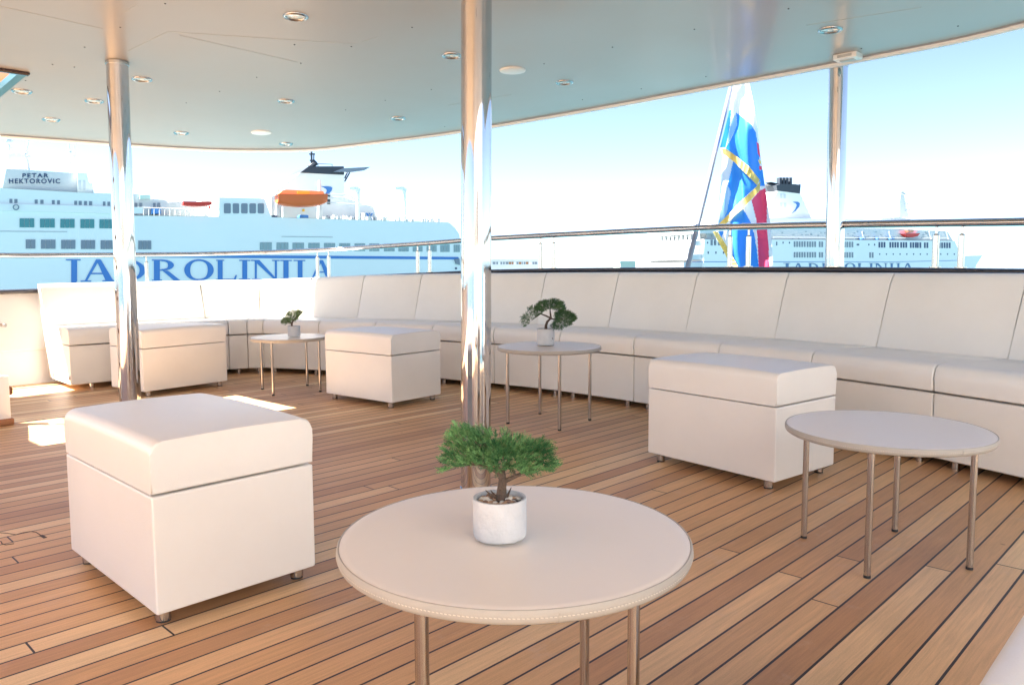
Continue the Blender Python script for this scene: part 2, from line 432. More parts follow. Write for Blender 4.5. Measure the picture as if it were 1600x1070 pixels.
# ------------------------------------------------------------------ ceiling (underside of the deck above) with stair hatch
EDGE_PX = [(1600, 38), (1480, 66), (1340, 93), (1220, 116), (1100, 138), (940, 168), (770, 197), (680, 211), (600, 221), (530, 229.5), (480, 233.5), (400, 234.5), (320, 233), (200, 226), (100, 219), (0, 212)]
E = [atc(*p) for p in EDGE_PX]
e_l = local_uv(E[-1]); e_r = local_uv(E[0])
de = (E[0]-E[1]); de.z = 0; de.normalize()
roof = [uv(-2.6, e_r.y-1.3), uv(e_r.x-2.4, e_r.y-1.3), E[0]+de*2.0-UD*0.6, E[0]+de*1.0-UD*0.12]+E+[uv(e_l.x-0.6, e_l.y+0.06), uv(e_l.x-0.6, e_l.y-0.32), uv(-2.6, e_l.y-0.4)]
hc = local_uv(atc(40, 114)); HU0, HU1, HV0, HV1 = hc.x-1.75, hc.x, hc.y, hc.y+0.92
bm = BM()
vs = [bm.verts.new((local_uv(p).x, local_uv(p).y, 0)) for p in roof]
f = bm.faces.new(vs); bmesh.ops.triangulate(bm, faces=[f])
v = -3.0
cuts = [(1, HV0), (1, HV1), (0, HU0), (0, HU1)]+[(1, -2.5+0.3*k) for k in range(40)]
for ax, val in cuts:
    co = (val, 0, 0) if ax == 0 else (0, val, 0); no = (1, 0, 0) if ax == 0 else (0, 1, 0)
    bmesh.ops.bisect_plane(bm, geom=list(bm.verts)+list(bm.edges)+list(bm.faces), dist=1e-5, plane_co=co, plane_no=no)
kill = [f for f in bm.faces if HU0 < f.calc_center_median().x < HU1 and HV0 < f.calc_center_median().y < HV1]
bmesh.ops.delete(bm, geom=kill, context='FACES')
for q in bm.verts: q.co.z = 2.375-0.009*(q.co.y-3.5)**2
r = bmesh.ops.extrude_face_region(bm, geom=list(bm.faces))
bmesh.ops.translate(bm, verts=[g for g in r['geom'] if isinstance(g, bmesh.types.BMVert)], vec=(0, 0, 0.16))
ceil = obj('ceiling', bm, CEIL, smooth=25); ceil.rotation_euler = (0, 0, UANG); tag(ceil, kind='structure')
# edge lip
full = roof
bm = BM()
Pe = [Vector((p.x, p.y, ceil_z(p))) for p in roof[2:-3]]
Pe2 = []
for i in range(len(Pe)-1):
    p0, p1, p2, p3 = Pe[max(i-1, 0)], Pe[i], Pe[i+1], Pe[min(i+2, len(Pe)-1)]
    for s in range(3):
        t = s/3; Pe2.append(0.5*((2*p1)+(p2-p0)*t+(2*p0-5*p1+4*p2-p3)*t*t+(3*p1-p0-3*p2+p3)*t**3))
Pe2.append(Pe[-1])
tr = thing('roof_edge', 'rounded white lip along the curved edge of the ceiling', 'roof trim', (0, 0, 0))
secs = []
FN = frames(Pe2)
for p, n in zip(Pe2, FN):
    # path runs from starboard to port so outward is to the right
    o_ = -n
    secs.append([p+o_*a+Vector((0, 0, b_)) for a, b_ in ((-0.035, 0.0), (-0.034, -0.016), (-0.022, -0.026), (0.0, -0.026), (0.014, -0.014), (0.022, 0.012), (0.026, 0.05), (0.026, 0.165), (0.004, 0.165), (0.004, 0.0))])
sweep(bm, secs); obj('lip', bm, TRIM, tr, smooth=50)
bm = BM()
secs = []
for p, n in zip(Pe2, FN):
    o_ = -n
    secs.append([p+o_*a+Vector((0, 0, b_)) for a, b_ in ((-0.046, 0.001), (-0.046, -0.006), (-0.038, -0.006), (-0.038, 0.001))])
sweep(bm, secs); obj('gasket', bm, mat('gasket_grey', (0.34, 0.33, 0.34), 0.5), tr, smooth=0)

# white wall added to starboard to bounce sunlight under the roof (out of frame, seen in the polished columns)
bw = thing('bounce_wall', 'unseen white wall added on the starboard side to bounce sunlight onto the deck', 'bounce_wall', tuple(uv(-6, -3.1, 0)))
bm = BM(); c = uv(-1.6, -2.95, 1.45); box(bm, (c.x, c.y, 1.45), (8.0, 0.6, 2.9), rz=UANG, bev=0.02); obj('wall', bm, BULW, bw, world=True)
for k in range(4):
    c = uv(-4.9+k*1.3, -2.645, 1.6); bm = BM(); box(bm, c, (0.9, 0.02, 0.7), rz=UANG, bev=0.005); obj('window', bm, SG0, bw, world=True)  # dark panes on the added bounce wall
# hatch coaming
def luv(a, b_, z): return uv(a, b_, z)
hz = 2.375-0.009*(HV0-3.5)**2; hz1 = 2.375-0.009*(HV1-3.5)**2
ht = thing('stair_hatch', 'stair opening in the ceiling with mahogany edge and orange varnished lining', 'hatch', (0, 0, 0))
bm = BM()
prism(bm, [luv(HU0, HV0-0.03, hz-0.022), luv(HU1+0.02, HV0-0.03, hz-0.022), luv(HU1+0.02, HV0+0.012, hz-0.022), luv(HU0, HV0+0.012, hz-0.022)], (0, 0, 0.03))
bmesh.ops.bevel(bm, geom=list(bm.edges), offset=0.008, segments=3, affect='EDGES'); obj('edge_moulding', bm, DARKWOOD, ht)
bm = BM(); prism(bm, [luv(HU1-0.035, HV0+0.014, hz-0.002), luv(HU1+0.0, HV0+0.014, hz-0.002), luv(HU1+0.0, HV1, hz1-0.002), luv(HU1-0.035, HV1, hz1-0.002)], (0, 0, 0.30)); obj('aft_lining', bm, VARN, ht, smooth=0)
bm = BM(); prism(bm, [luv(HU1-0.0, HV0+0.014, hz-0.004), luv(HU1+0.018, HV0+0.014, hz-0.004), luv(HU1+0.018, HV1, hz1-0.004), luv(HU1-0.0, HV1, hz1-0.004)], (0, 0, 0.003)); 
prism(bm, [luv(HU1-0.037, HV0+0.014, hz-0.006), luv(HU1-0.0, HV0+0.014, hz-0.006), luv(HU1-0.0, HV1, hz1-0.006), luv(HU1-0.037, HV1, hz1-0.006)], (0, 0, 0.045)); obj('blue_lining', bm, BLUEP, ht, smooth=0)
# ladder stair below the hatch: mostly left of the frame
st = thing('staircase', 'foot of the white staircase with teak base, at the left edge', 'staircase', tuple(atz(6, 664, 0)))
foot = atz(2, 665, 0)
fl = local_uv(foot)
def stair_pt(s, v, dz=0):   # s = 0 at the foot, 1 at the hatch
    return uv(fl.x-0.05-1.5*s, fl.y+v, 2.3*s+dz)
bm = BM()
for v_ in (0.0, 0.74):
    a = stair_pt(0, v_); b_ = stair_pt(1, v_)
    prism(bm, [a, a+UD*0.09, a+UD*0.09+Vector((0, 0, 0.16)), b_+UD*0.10, b_-UD*0.14, a-UD*0.14], VD*0.045)
obj('stringer', bm, TRIM, st, world=True, smooth=0)
bm = BM(); c = uv(fl.x+0.02, fl.y+0.02, 0.0)
box(bm, (c.x, c.y, 0.17), (0.07, 0.07, 0.30), rz=UANG, bev=0.006); obj('newel', bm, TRIM, st, world=True)
bm = BM(); box(bm, (c.x, c.y, 0.022), (0.10, 0.09, 0.044), rz=UANG, bev=0.008); obj('plinth', bm, TEAKB, st, world=True)
for k in range(8):
    s = (k+1)/9; p = stair_pt(s, 0.395)
    bm = BM(); box(bm, p, (0.09, 0.69, 0.03), rz=UANG, bev=0.005); obj('tread', bm, TEAKB, st, world=True)
for v_ in (0.02, 0.78):
    bm = BM(); tube(bm, [stair_pt(0, v_, 0.05)+UD*0.02, stair_pt(0, v_, 0.75)+UD*0.02, stair_pt(0.6, v_, 0.85), stair_pt(1.1, v_, 0.85)], 0.016, n=10); obj('handrail', bm, STEEL, st, world=True)
# small teak rail end and grab handle by the bulwark
p = atz(8, 618, 0.03)
bm = BM(); box(bm, (0, 0, 0.05), (0.10, 0.22, 0.07), bev=0.02, seg=3); box(bm, (0, 0, 0.0), (0.05, 0.14, 0.05), bev=0.01)
o = obj('teak_step', bm, TEAKB); o.location = (p.x-0.02, p.y, 0.025); o.rotation_euler = (0, 0, UANG); tag(o, 'small teak step block behind the white stair foot', 'step')
p = at(-2, 508, 6.70)
bm = BM(); tube(bm, [(-0.14, 0, -0.02), (0.0, 0, 0), (0.05, 0.0, 0.0)], 0.013); cyl(bm, (0.045, 0, 0), (0.06, 0, 0), 0.018)
o = obj('grab_handle', bm, STEEL); o.location = p; tag(o, 'short steel grab handle against the white bulwark at the left edge', 'handle')

# ceiling fittings
def ceil_frame(p):
    e = 0.02; z = lambda q: ceil_z(q)
    gx = (z(p+Vector((e, 0, 0)))-z(p-Vector((e, 0, 0))))/(2*e); gy = (z(p+Vector((0, e, 0)))-z(p-Vector((0, e, 0))))/(2*e)
    n = Vector((-gx, -gy, 1)).normalized()
    return n.to_track_quat('Z', 'Y').to_euler()
def downlight():
    t = thing('downlight', '', 'ceiling light', (0, 0, 0))
    bm = BM(); lathe(bm, [(0.049, 0.002), (0.051, -0.006), (0.057, -0.010), (0.064, -0.008), (0.068, -0.003), (0.068, 0.004)], n=40); obj('ring', bm, mat('chrome_ring', (0.40, 0.41, 0.42), 0.22, metal=1.0), t, smooth=60)
    bm = BM(); lathe(bm, [(0.0, -0.003), (0.02, -0.003), (0.035, -0.002), (0.050, -0.001)], n=32); obj('glass', bm, GLASSD, t)
    bm = BM(); lathe(bm, [(0.0, -0.006), (0.012, -0.006), (0.014, -0.002)], n=20); obj('bulb', bm, TRIM, t)
    return t
DL = [(462, 26, 'largest chrome ceiling downlight, near the top centre left of the middle column'), (706, 87, 'chrome downlight beside the middle column, just left of it'),
      (222, 124, 'chrome downlight just right of the head of the left column'), (447, 158, 'ceiling downlight midway between the left and middle columns'),
      (34, 143, 'ceiling downlight right under the orange stair hatch'), (147, 158, 'ceiling downlight just left of the left column'),
      (80, 187, 'ceiling downlight at far left close to the roof edge'), (283, 208, 'small far ceiling downlight right of the left column near the roof edge'),
      (622, 185, 'ceiling downlight left of the middle column near the roof edge'), (447, 225, 'farthest ceiling downlight, above the mast of the orange-boat ferry'),
      (882, 129, 'chrome downlight right of the white ceiling speaker'), (1297, 47, 'chrome downlight above the head of the right column')]
dl0 = downlight()
for i, (x, y, lb) in enumerate(DL):
    t = dl0 if i == 0 else copy_tree(dl0)
    p = atc(x, y); t.location = p; t.rotation_euler = ceil_frame(p); t['label'] = lb; t['group'] = 'downlights set in the ceiling'
for i, (x, y, lb) in enumerate([(801, 110, 'round white ceiling speaker cover right of the middle column'), (408, 207, 'faint round white ceiling cover near the far roof edge')]):
    bm = BM(); lathe(bm, [(0.0, -0.014), (0.07, -0.014), (0.088, -0.009), (0.094, 0.0), (0.094, 0.003)], n=40)
    o = obj('ceiling_speaker', bm, TRIM); p = atc(x, y); o.location = p; o.rotation_euler = ceil_frame(p); tag(o, lb, 'speaker', 'round covers on the ceiling')
p = atc(1322, 84)
t = thing('ceiling_sensor', 'small white box on the ceiling above the right column', 'sensor', (p.x+0.02, p.y+0.02, p.z), UANG)
bm = BM(); box(bm, (0, 0, -0.018), (0.11, 0.15, 0.036), bev=0.006); obj('housing', bm, TRIM, t)
bm = BM(); box(bm, (0.0, 0.0, -0.038), (0.05, 0.09, 0.006), bev=0.002); obj('grille', bm, GREY, t)
bm = BM(); box(bm, (-0.057, 0.0, -0.018), (0.004, 0.09, 0.016)); obj('slot', bm, GREY, t)
# seams and screw heads of the ceiling panels (one fitting pattern)
bm = BM()
for (a, b_) in (((525/2, 100/2), (1120/2, 135/2+2)), ((1130/2, 132/2), (1180/2, 116/2)), ((525/2, 100/2), (400/2, 160/2)), ((430/2, 14/2), (390/2, 38/2)), ((0, 10), (160, 45)), ((560/2, 110/2), (930/2, 195/2)), ((800, 148), (700, 165)), ((1260, 40), (1440, 12))):
    A = atc(*a); B = atc(*b_); d = (B-A).normalized(); n = Vector((-d.y, d.x, 0))
    N = 8
    for k in range(N):
        p = A.lerp(B, k/N); q = A.lerp(B, (k+1)/N); p.z = ceil_z(p)-0.0015; q.z = ceil_z(q)-0.0015
        prism(bm, [p-n*0.0012, q-n*0.0012, q+n*0.0012, p+n*0.0012], (0, 0, 0.003))
o = obj('panel_seam', bm, mat('seam_line', (0.42, 0.43, 0.43), 0.5), smooth=0); o.parent = ceil; o.rotation_euler = (0, 0, -UANG)
sc_px = [(258, 6), (188, 43), (132, 74), (460, 70), (549, 73), (470, 99), (644, 43), (401, 121), (343, 143), (540, 172), (602, 157), (674, 140), (695, 198), (1085, 46), (957, 74), (850, 100), (1103, 120), (1232, 14), (1497, 41), (1346, 76), (1002, 139), (910, 156), (291, 161), (4, 148), (40, 126), (82, 101), (116, 105)]
bm = BM(); lathe(bm, [(0.0, -0.004), (0.004, -0.0035), (0.0055, 0.0)], n=12)
s0 = obj('screw_head', bm, DOT); s0.parent = ceil; CI = Matrix.Rotation(-UANG, 3, 'Z')
for i, (x, y) in enumerate(sc_px):
    s = s0 if i == 0 else s0.copy()
    if i: col.objects.link(s)
    p = atc(x, y); s.location = CI @ p

# ------------------------------------------------------------------ columns
def column(base_p, top_p, r, label, collar=True):
    t = thing('column', label, 'column', tuple(base_p), 0, 'polished steel columns carrying the roof')
    bm = BM(); cyl(bm, base_p, top_p, r, n=64, caps=False); obj('shaft', bm, STEEL, t, world=True, smooth=60)
    d = (Vector(top_p)-Vector(base_p)).normalized()
    if collar:
        bm = BM(); tp = Vector(top_p); cyl(bm, tp-d*0.02, tp-d*0.002, r+0.004, n=48); obj('collar', bm, STEEL_B, t, world=True, smooth=60)
        bm = BM(); bp_ = Vector(base_p); cyl(bm, bp_, bp_+d*0.006, r+0.004, n=48); bm.free() if False else obj('base_ring', bm, STEEL_B, t, world=True, smooth=60)
    return t
YL = 5.15; a = at(204, 634, YL); b_ = at(183, 101, YL); dd = (b_-a)
pb = a-dd*((a.z)/dd.z); pt_ = a+dd*((ceil_z(a)-a.z)/dd.z)
column(pb, pt_, 15.6/FPX*YL, 'polished steel column at the left behind the nearest ottoman')
YM = 3.45; a = at(743.5, 729, YM); b_ = at(744.3, 5, YM); dd = b_-a
pb = a-dd*(a.z/dd.z); pt_ = a+dd*((ceil_z(a)-a.z)/dd.z)
column(pb, pt_, 23.6/FPX*YM, 'thickest polished steel column, standing behind the front round table')
pR = rail_pt(1304); YR = pR.y-0.01; a = at(1303.8, 414, YR); b_ = at(1310, 98, YR); dd = b_-a
zc = cap_z(pR)
pb = a-dd*((a.z-zc)/dd.z); pt_ = a+dd*((ceil_z(a)-a.z)/dd.z)
column(pb, pt_, 13.6/FPX*YR, 'polished steel column rising from the dark capping at the right')

# ------------------------------------------------------------------ sofa
def prof_base():
    return [(0.008, 0.045), (0.0, 0.053), (0.0, 0.362), (0.008, 0.37), (0.585, 0.37), (0.478, 0.045)]
def prof_seat():
    P = [(0.0, 0.378), (-0.004, 0.384), (-0.006, 0.44), (-0.004, 0.472), (0.004, 0.494), (0.020, 0.509), (0.045, 0.516), (0.09, 0.519), (0.30, 0.513), (0.50, 0.505), (0.648, 0.50), (0.60, 0.378)]
    return P
def prof_back(h):
    dz = lambda z: 0.488+(z-0.045)*0.345
    P = [(dz(0.045), 0.045), (dz(0.5), 0.5), (dz(0.75)-0.003, 0.75), (dz(h-0.05), h-0.05), (dz(h)-0.004, h-0.022), (dz(h)+0.012, h-0.004), (dz(h)+0.03, h), (dz(h)+0.085, h), (dz(h)+0.105, h-0.01), (dz(h)+0.115, h-0.03), (dz(0.045)+0.135, 0.045)]
    return P
def sect(i, s, prof, bulge=0):
    n0, n1 = NRM[i], NRM[i+1]
    c = J[i].lerp(J[i+1], s); n = n0.lerp(n1, s)
    # keep depth constant across straight module while edges follow mitre
    dirv = (J[i+1]-J[i]).normalized(); nn = Vector((-dirv.y, dirv.x, 0))
    out = []
    for d, z in prof:
        A = J[i]+n0*(d/max(n0.dot(nn), 0.5)); B = J[i+1]+n1*(d/max(n1.dot(nn), 0.5))
        p = A.lerp(B, s); p.z = z
        out.append(p)
    return out
def module_piece(i, pf, gap, bev, bow=0.0, seg=3):
    Lm = (J[i+1]-J[i]).length; g = gap/Lm
    bm = BM(); secs = []
    ss = [0.0, 0.5, 1.0]
    for s in ss:
        sr = g+s*(1-2*g)
        P = sect(i, sr, pf(s))
        secs.append(P)
    S = sweep(bm, secs)
    # round the two end faces
    es = [e for e in bm.edges if len(e.link_faces) == 2 and any(len(f.verts) > 4 for f in e.link_faces) and e.calc_length() > 1e-5]
    if bev: bmesh.ops.bevel(bm, geom=es, offset=bev, segments=seg, profile=0.5, affect='EDGES', clamp_overlap=True)
    bmesh.ops.remove_doubles(bm, verts=bm.verts, dist=1e-5)
    return bm
SLAB = ['two-seat cream leather sofa section with its slanted sunlit end panel at the far left',
        'left narrow wedge section turning the far corner of the cream sofa',
        'right narrow wedge section turning the far corner of the cream sofa',
        'cream sofa section behind the smallest bonsai, next to the corner wedges',
        'cream sofa section behind the gap between the far table and the middle ottoman',
        'cream sofa section directly behind the middle ottoman',
        'cream sofa section behind the thick middle column, partly hidden by it',
        'cream sofa section just right of the middle column',
        'cream sofa section right behind the dark bonsai, under the railing',
        'cream sofa section with the flagstaff above its back',
        'cream sofa section behind the wide right ottoman, under the flag',
        'cream sofa section under the right steel column',
        'cream sofa section behind the right round table, under the far bow of the white ship',
        'cream sofa section cut by the right edge of the picture',
        None]
for i in range(len(J)-1):
    mid = (J[i]+J[i+1])/2
    if SLAB[i] is None: continue
    t = thing('sofa_section', SLAB[i], 'sofa section', (mid.x, mid.y, 0), 0, 'sections of the curved cream leather sofa')
    h0, h1 = HB[i], HB[i+1]
    narrow = i in (1, 2)
    obj('base', module_piece(i, lambda s: prof_base(), 0.0026, 0.006), LEATHER, t, world=True, smooth=80, wn=True)
    def pseat(s):
        b = 0.0; return [(d-(b if d < 0.01 else 0), z+(b if z > 0.49 else 0)) for d, z in prof_seat()]
    obj('seat_cushion', module_piece(i, pseat, 0.0026, 0.008 if narrow else 0.012), LEATHER, t, world=True, smooth=80, wn=True)
    def pback(s):
        h = h0+(h1-h0)*s; b = 0.0; P = prof_back(h)
        return [(d-(b if k in (1, 2, 3) else 0), z) for k, (d, z) in enumerate(P)]
    obj('backrest', module_piece(i, pback, 0.003, 0.006 if narrow else 0.010), LEATHER, t, world=True, smooth=80, wn=True)
    fr = [(0.13, 0.06), (0.87, 0.06), (0.13, 0.42), (0.87, 0.42)] if not narrow else [(0.5, 0.05), (0.5, 0.4)]
    for s, d in fr:
        p = sect(i, s, [(d, 0)])[0]
        bm = BM(); cyl(bm, (p.x, p.y, 0.0), (p.x, p.y, 0.046), 0.019, n=20); obj('foot', bm, STEEL_B, t, world=True)
    if i == 0:
        # steel bracket low on the end panel and light piping down the slanted back
        bm = BM(); q = sect(0, 0.0, [(0.02, 0.105)])[0]; dv = -(J[1]-J[0]).normalized()
        box(bm, q+dv*0.004, (0.010, 0.03, 0.03), rz=math.atan2(dv.y, dv.x), bev=0.002); obj('bracket', bm, STEEL_B, t, world=True)
        bm = BM(); pp = [sect(0, 0.0, [(0.488+(z-0.045)*0.345, z)])[0]+dv*0.001 for z in (0.05, 0.3, 0.6, 0.86)]
        tube(bm, pp, 0.0045, n=8); obj('piping', bm, LEATHER, t, world=True)

# ------------------------------------------------------------------ ottomans
def ottoman():
    t = thing('ottoman', '', 'ottoman', (0, 0, 0))
    bm = BM(); box(bm, (0, 0, 0.21), (0.742, 0.502, 0.336), bev=0.007, seg=3); obj('base', bm, LEATHER, t, smooth=80, wn=True)
    # lid: cross-section rounded on both long edges, flat stitched ends
    bm = BM(); prof = []
    Wd, z0, z1, r = 0.251, 0.3835, 0.532, 0.036
    prof += [(-Wd, z0), (-Wd-0.0005, (z0+z1)/2)]
    for k in range(7):
        a = math.pi-k*math.pi/12; prof.append((-Wd+r+r*math.cos(a), z1-r+r*math.sin(a)))
    prof += [(-0.1, z1+0.003), (0, z1+0.004), (0.1, z1+0.003)]
    for k in range(7):
        a = math.pi/2-k*math.pi/12; prof.append((Wd-r+r*math.cos(a), z1-r+r*math.sin(a)))
    prof += [(Wd+0.0005, (z0+z1)/2), (Wd, z0)]
    secs = []
    for x, dz in ((-0.371, -0.003), (-0.30, 0.0), (-0.15, 0.003), (0, 0.004), (0.15, 0.003), (0.30, 0.0), (0.371, -0.003)):
        secs.append([Vector((x, y, z+(dz if z > 0.49 else 0))) for y, z in prof])
    sweep(bm, secs)
    es = [e for e in bm.edges if any(len(f.verts) > 4 for f in e.link_faces)]
    bmesh.ops.bevel(bm, geom=es, offset=0.007, segments=3, profile=0.5, affect='EDGES'); obj('lid', bm, LEATHER, t, smooth=80, wn=True)
    for s in (-1, 1):
        bm = BM(); pts = [Vector((s*0.3685, y*(0.985), z)) for y, z in [(y, z-0.002) for y, z in prof]]
        pts = [Vector((s*0.3690, y*0.955, 0.384+(z-0.382)*0.958)) for y, z in prof]
        tube(bm, pts, 0.0022, n=6); obj('piping', bm, LEATHER, t, smooth=60)
    for x, y in ((-0.315, -0.213), (0.315, -0.213), (-0.315, 0.213), (0.315, 0.213)):
        bm = BM(); cyl(bm, (x, y, 0), (x, y, 0.006), 0.0195, n=24); obj('glide', bm, RUBBER, None); g = col.objects[-1]
        bm = BM(); cyl(bm, (x, y, 0.006), (x, y, 0.044), 0.021, n=24); ft = obj('foot', bm, STEEL_B, t); g.parent = ft
    return t
def ott_place(t, c, t_ang, label, ctype=0):
    u = Vector((-math.cos(t_ang), math.sin(t_ang), 0)); v = Vector((math.sin(t_ang), math.cos(t_ang), 0))
    ctr = Vector((c[0], c[1], 0))+u*0.371+v*0.251
    t.location = ctr; t.rotation_euler = (0, 0, math.atan2(u.y, u.x)); t['label'] = label; t['group'] = 'cream leather ottomans'
o0 = ottoman()
ott_place(o0, (-0.988, 2.064), 0.771, 'nearest cream leather ottoman, large at the left front')
o = copy_tree(o0); ott_place(o, (1.163, 3.357), 0.899, 'cream ottoman on the right behind the right round table')
o = copy_tree(o0); ott_place(o, (-0.856, 5.434), 0.673, 'middle cream ottoman between the far table and the thick column')
o = copy_tree(o0)
c0 = Vector((-2.885, 5.985, 0)); lu = Vector((0.588, 0.809, 0)); lv = Vector((-0.809, 0.588, 0))
o.location = c0+lu*0.371+lv*0.251; o.rotation_euler = (0, 0, math.atan2(lu.y, lu.x)); o['label'] = 'far cream ottoman partly hidden by the left steel column'
o = copy_tree(o0)
cc = uv(1.35, -0.038); o.location = cc; o.rotation_euler = (0, 0, UANG); o['label'] = 'cream ottoman with only its pale corner in the bottom right of the picture'

# ------------------------------------------------------------------ round tables
def table(cx, cy, rot, r, h, a, label, stitches=False):
    t = thing('round_table', label, 'table', (cx, cy, 0), rot, 'round side tables with steel legs')
    bm = BM(); th = 0.030
    lathe(bm, [(0, h-0.004), (r*0.5, h-0.002), (r-0.02, h-0.0008), (r-0.007, h-0.001), (r-0.0052, h-0.002)]+[(r-0.0052, h-0.02), (0, h-0.02)], n=96)
    obj('table_top', bm, LEATHER2, t, smooth=50)
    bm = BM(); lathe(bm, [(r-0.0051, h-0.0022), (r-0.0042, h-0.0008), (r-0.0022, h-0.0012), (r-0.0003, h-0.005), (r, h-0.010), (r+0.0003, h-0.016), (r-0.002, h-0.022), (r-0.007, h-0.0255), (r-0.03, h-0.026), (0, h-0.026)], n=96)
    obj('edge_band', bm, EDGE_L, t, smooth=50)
    if stitches:
        bm = BM(); n = 300
        for k in range(n):
            ang = 2*math.pi*k/n
            box(bm, (0, 0, 0), (0.0042, 0.0012, 0.0012), M=Matrix.Rotation(ang, 4, 'Z') @ Matrix.Translation((0, -(r+0.0002), h-0.0125)) @ Matrix.Rotation(0.12, 4, 'Y'))
        obj('stitching', bm, THREAD, t, smooth=0)
        bm = BM(); box(bm, (0.02, -(r-0.0004), h-0.013), (0.0012, 0.0022, 0.014)); obj('edge_seam', bm, EDGE_L, t)
    for x, y in ((-a, a), (-a, -a), (a, -a), (a, a)):
        bm = BM(); cyl(bm, (x, y, 0.008), (x, y, h-0.024), 0.0105, n=20); lg = obj('leg', bm, STEEL_B, t, smooth=50)
        bm = BM(); cyl(bm, (x, y, 0), (x, y, 0.009), 0.0112, n=16); obj('foot_cap', bm, RUBBER, lg)
    return t
table(0.003, 1.428, 0.14, 0.331, 0.497, 0.18, 'large foreground round table with beige stitched leather top', True)
table(1.292, 2.626, 0.174, 0.331, 0.445, 0.187, 'empty round table at the right before the ottoman', True)
table(0.239, 4.95, 0.971, 0.335, 0.496, 0.193, 'round table carrying the dark bonsai, in front of the sofa', False)
table(-1.824, 6.30, 0.531, 0.31, 0.447, 0.188, 'small far round table carrying the smallest bonsai', False)

# ------------------------------------------------------------------ bonsai
def sprig_blades(scale):
    L = []
    def blade(p, d, ln, wd):
        L.append((Vector(p), Vector(d).normalized(), ln, wd))
    blade((0, 0, 0), (0, 0, 1), 0.020*scale, 0.0011*scale)
    for k in range(8):
        z = 0.003+k*0.0021; s = 1 if k % 2 else -1; a = k*1.9
        blade((0, 0, z*scale), (math.cos(a)*0.8, math.sin(a)*0.8, 1.0), (0.0095-k*0.0004)*scale, 0.0011*scale)
    return L
def foliage(name, pts, scale, material, parent, rng):
    me = bpy.data.meshes.new(name); V = []; F = []; T = []
    blades = sprig_blades(scale)
    for p, d, sz in pts:
        q = d.to_track_quat('Z', 'Y') @ Matrix.Rotation(rng.random()*6.28, 3, 'Z').to_quaternion()
        tint0 = min(1, max(0, rng.gauss(0.40, 0.24)+0.9*noise.noise(p*28)))
        for bp_, bd, ln, wd in blades:
            o_ = p+(q @ bp_)*sz; dd_ = (q @ bd+Vector((rng.uniform(-.25, .25), rng.uniform(-.25, .25), rng.uniform(-.25, .25)))).normalized()
            s_ = dd_.cross(Vector((rng.random()-.5, rng.random()-.5, rng.random()-.5))).normalized()*wd*0.5*sz
            e_ = o_+dd_*ln*sz; m_ = o_.lerp(e_, 0.5)
            n = len(V); V += [o_-s_*0.7, o_+s_*0.7, m_+s_*1.2, e_, m_-s_*1.2]; F.append((n, n+1, n+2, n+3, n+4))
            T += [min(1, max(0, tint0+rng.uniform(-0.15, 0.15)))]*5
    off = Vector(parent.location)
    me.from_pydata([v_-off for v_ in V], [], F)
    at_ = me.attributes.new('tint', 'FLOAT', 'POINT'); at_.data.foreach_set('value', T)
    me.materials.append(material)
    o = bpy.data.objects.new(name, me); col.objects.link(o); o.parent = parent
    return o
def in_poly(x, y, P):
    c = False; n = len(P)
    for i in range(n):
        x1, y1 = P[i]; x2, y2 = P[i-1]
        if (y1 > y) != (y2 > y) and x < (x2-x1)*(y-y1)/(y2-y1)+x1: c = not c
    return c
def pot(cx, cy, z, r, h, label, chips=False, marks=False, pebbles=False):
    t = thing('potted_bonsai', label, 'bonsai', (cx, cy, z), 0, 'small bonsai trees in pale cement pots')
    bm = BM(); lathe(bm, [(0, 0.0015), (r*0.93, 0.0015), (r*0.985, 0.004), (r, 0.012), (r*1.005, h*0.5), (r, h-0.003), (r*0.985, h), (r*0.90, h), (r*0.885, h-0.004), (r*0.88, h-0.018), (0, h-0.018)], n=64)
    rng = random.Random(3)
    for v_ in bm.verts:
        if v_.co.z < 0.005: v_.co.z += rng.random()*0.0015
        rr = 1+0.006*math.sin(5*math.atan2(v_.co.y, v_.co.x)+v_.co.z*60); v_.co.x *= rr; v_.co.y *= rr
    p = obj('pot', bm, CEMENT, t, smooth=50)
    if marks:
        bm = BM()
        for (a, zz, w_, h_) in ((-0.75, 0.45, 0.004, 0.010), (-0.68, 0.40, 0.003, 0.008), (-0.35, 0.36, 0.003, 0.006), (-0.95, 0.3, 0.002, 0.004)):
            ang = a; c = Vector((math.cos(ang)*r*1.0, math.sin(ang)*r*1.0, zz*h))
            box(bm, c, (0.002, w_, h_), rz=ang)
        obj('chip', bm, BARK, p)
    bm = BM(); lathe(bm, [(0, h-0.010), (r*0.878, h-0.012), (r*0.878, h-0.0175), (0, h-0.0175)], n=32); obj('soil', bm, SOIL, t)
    return t
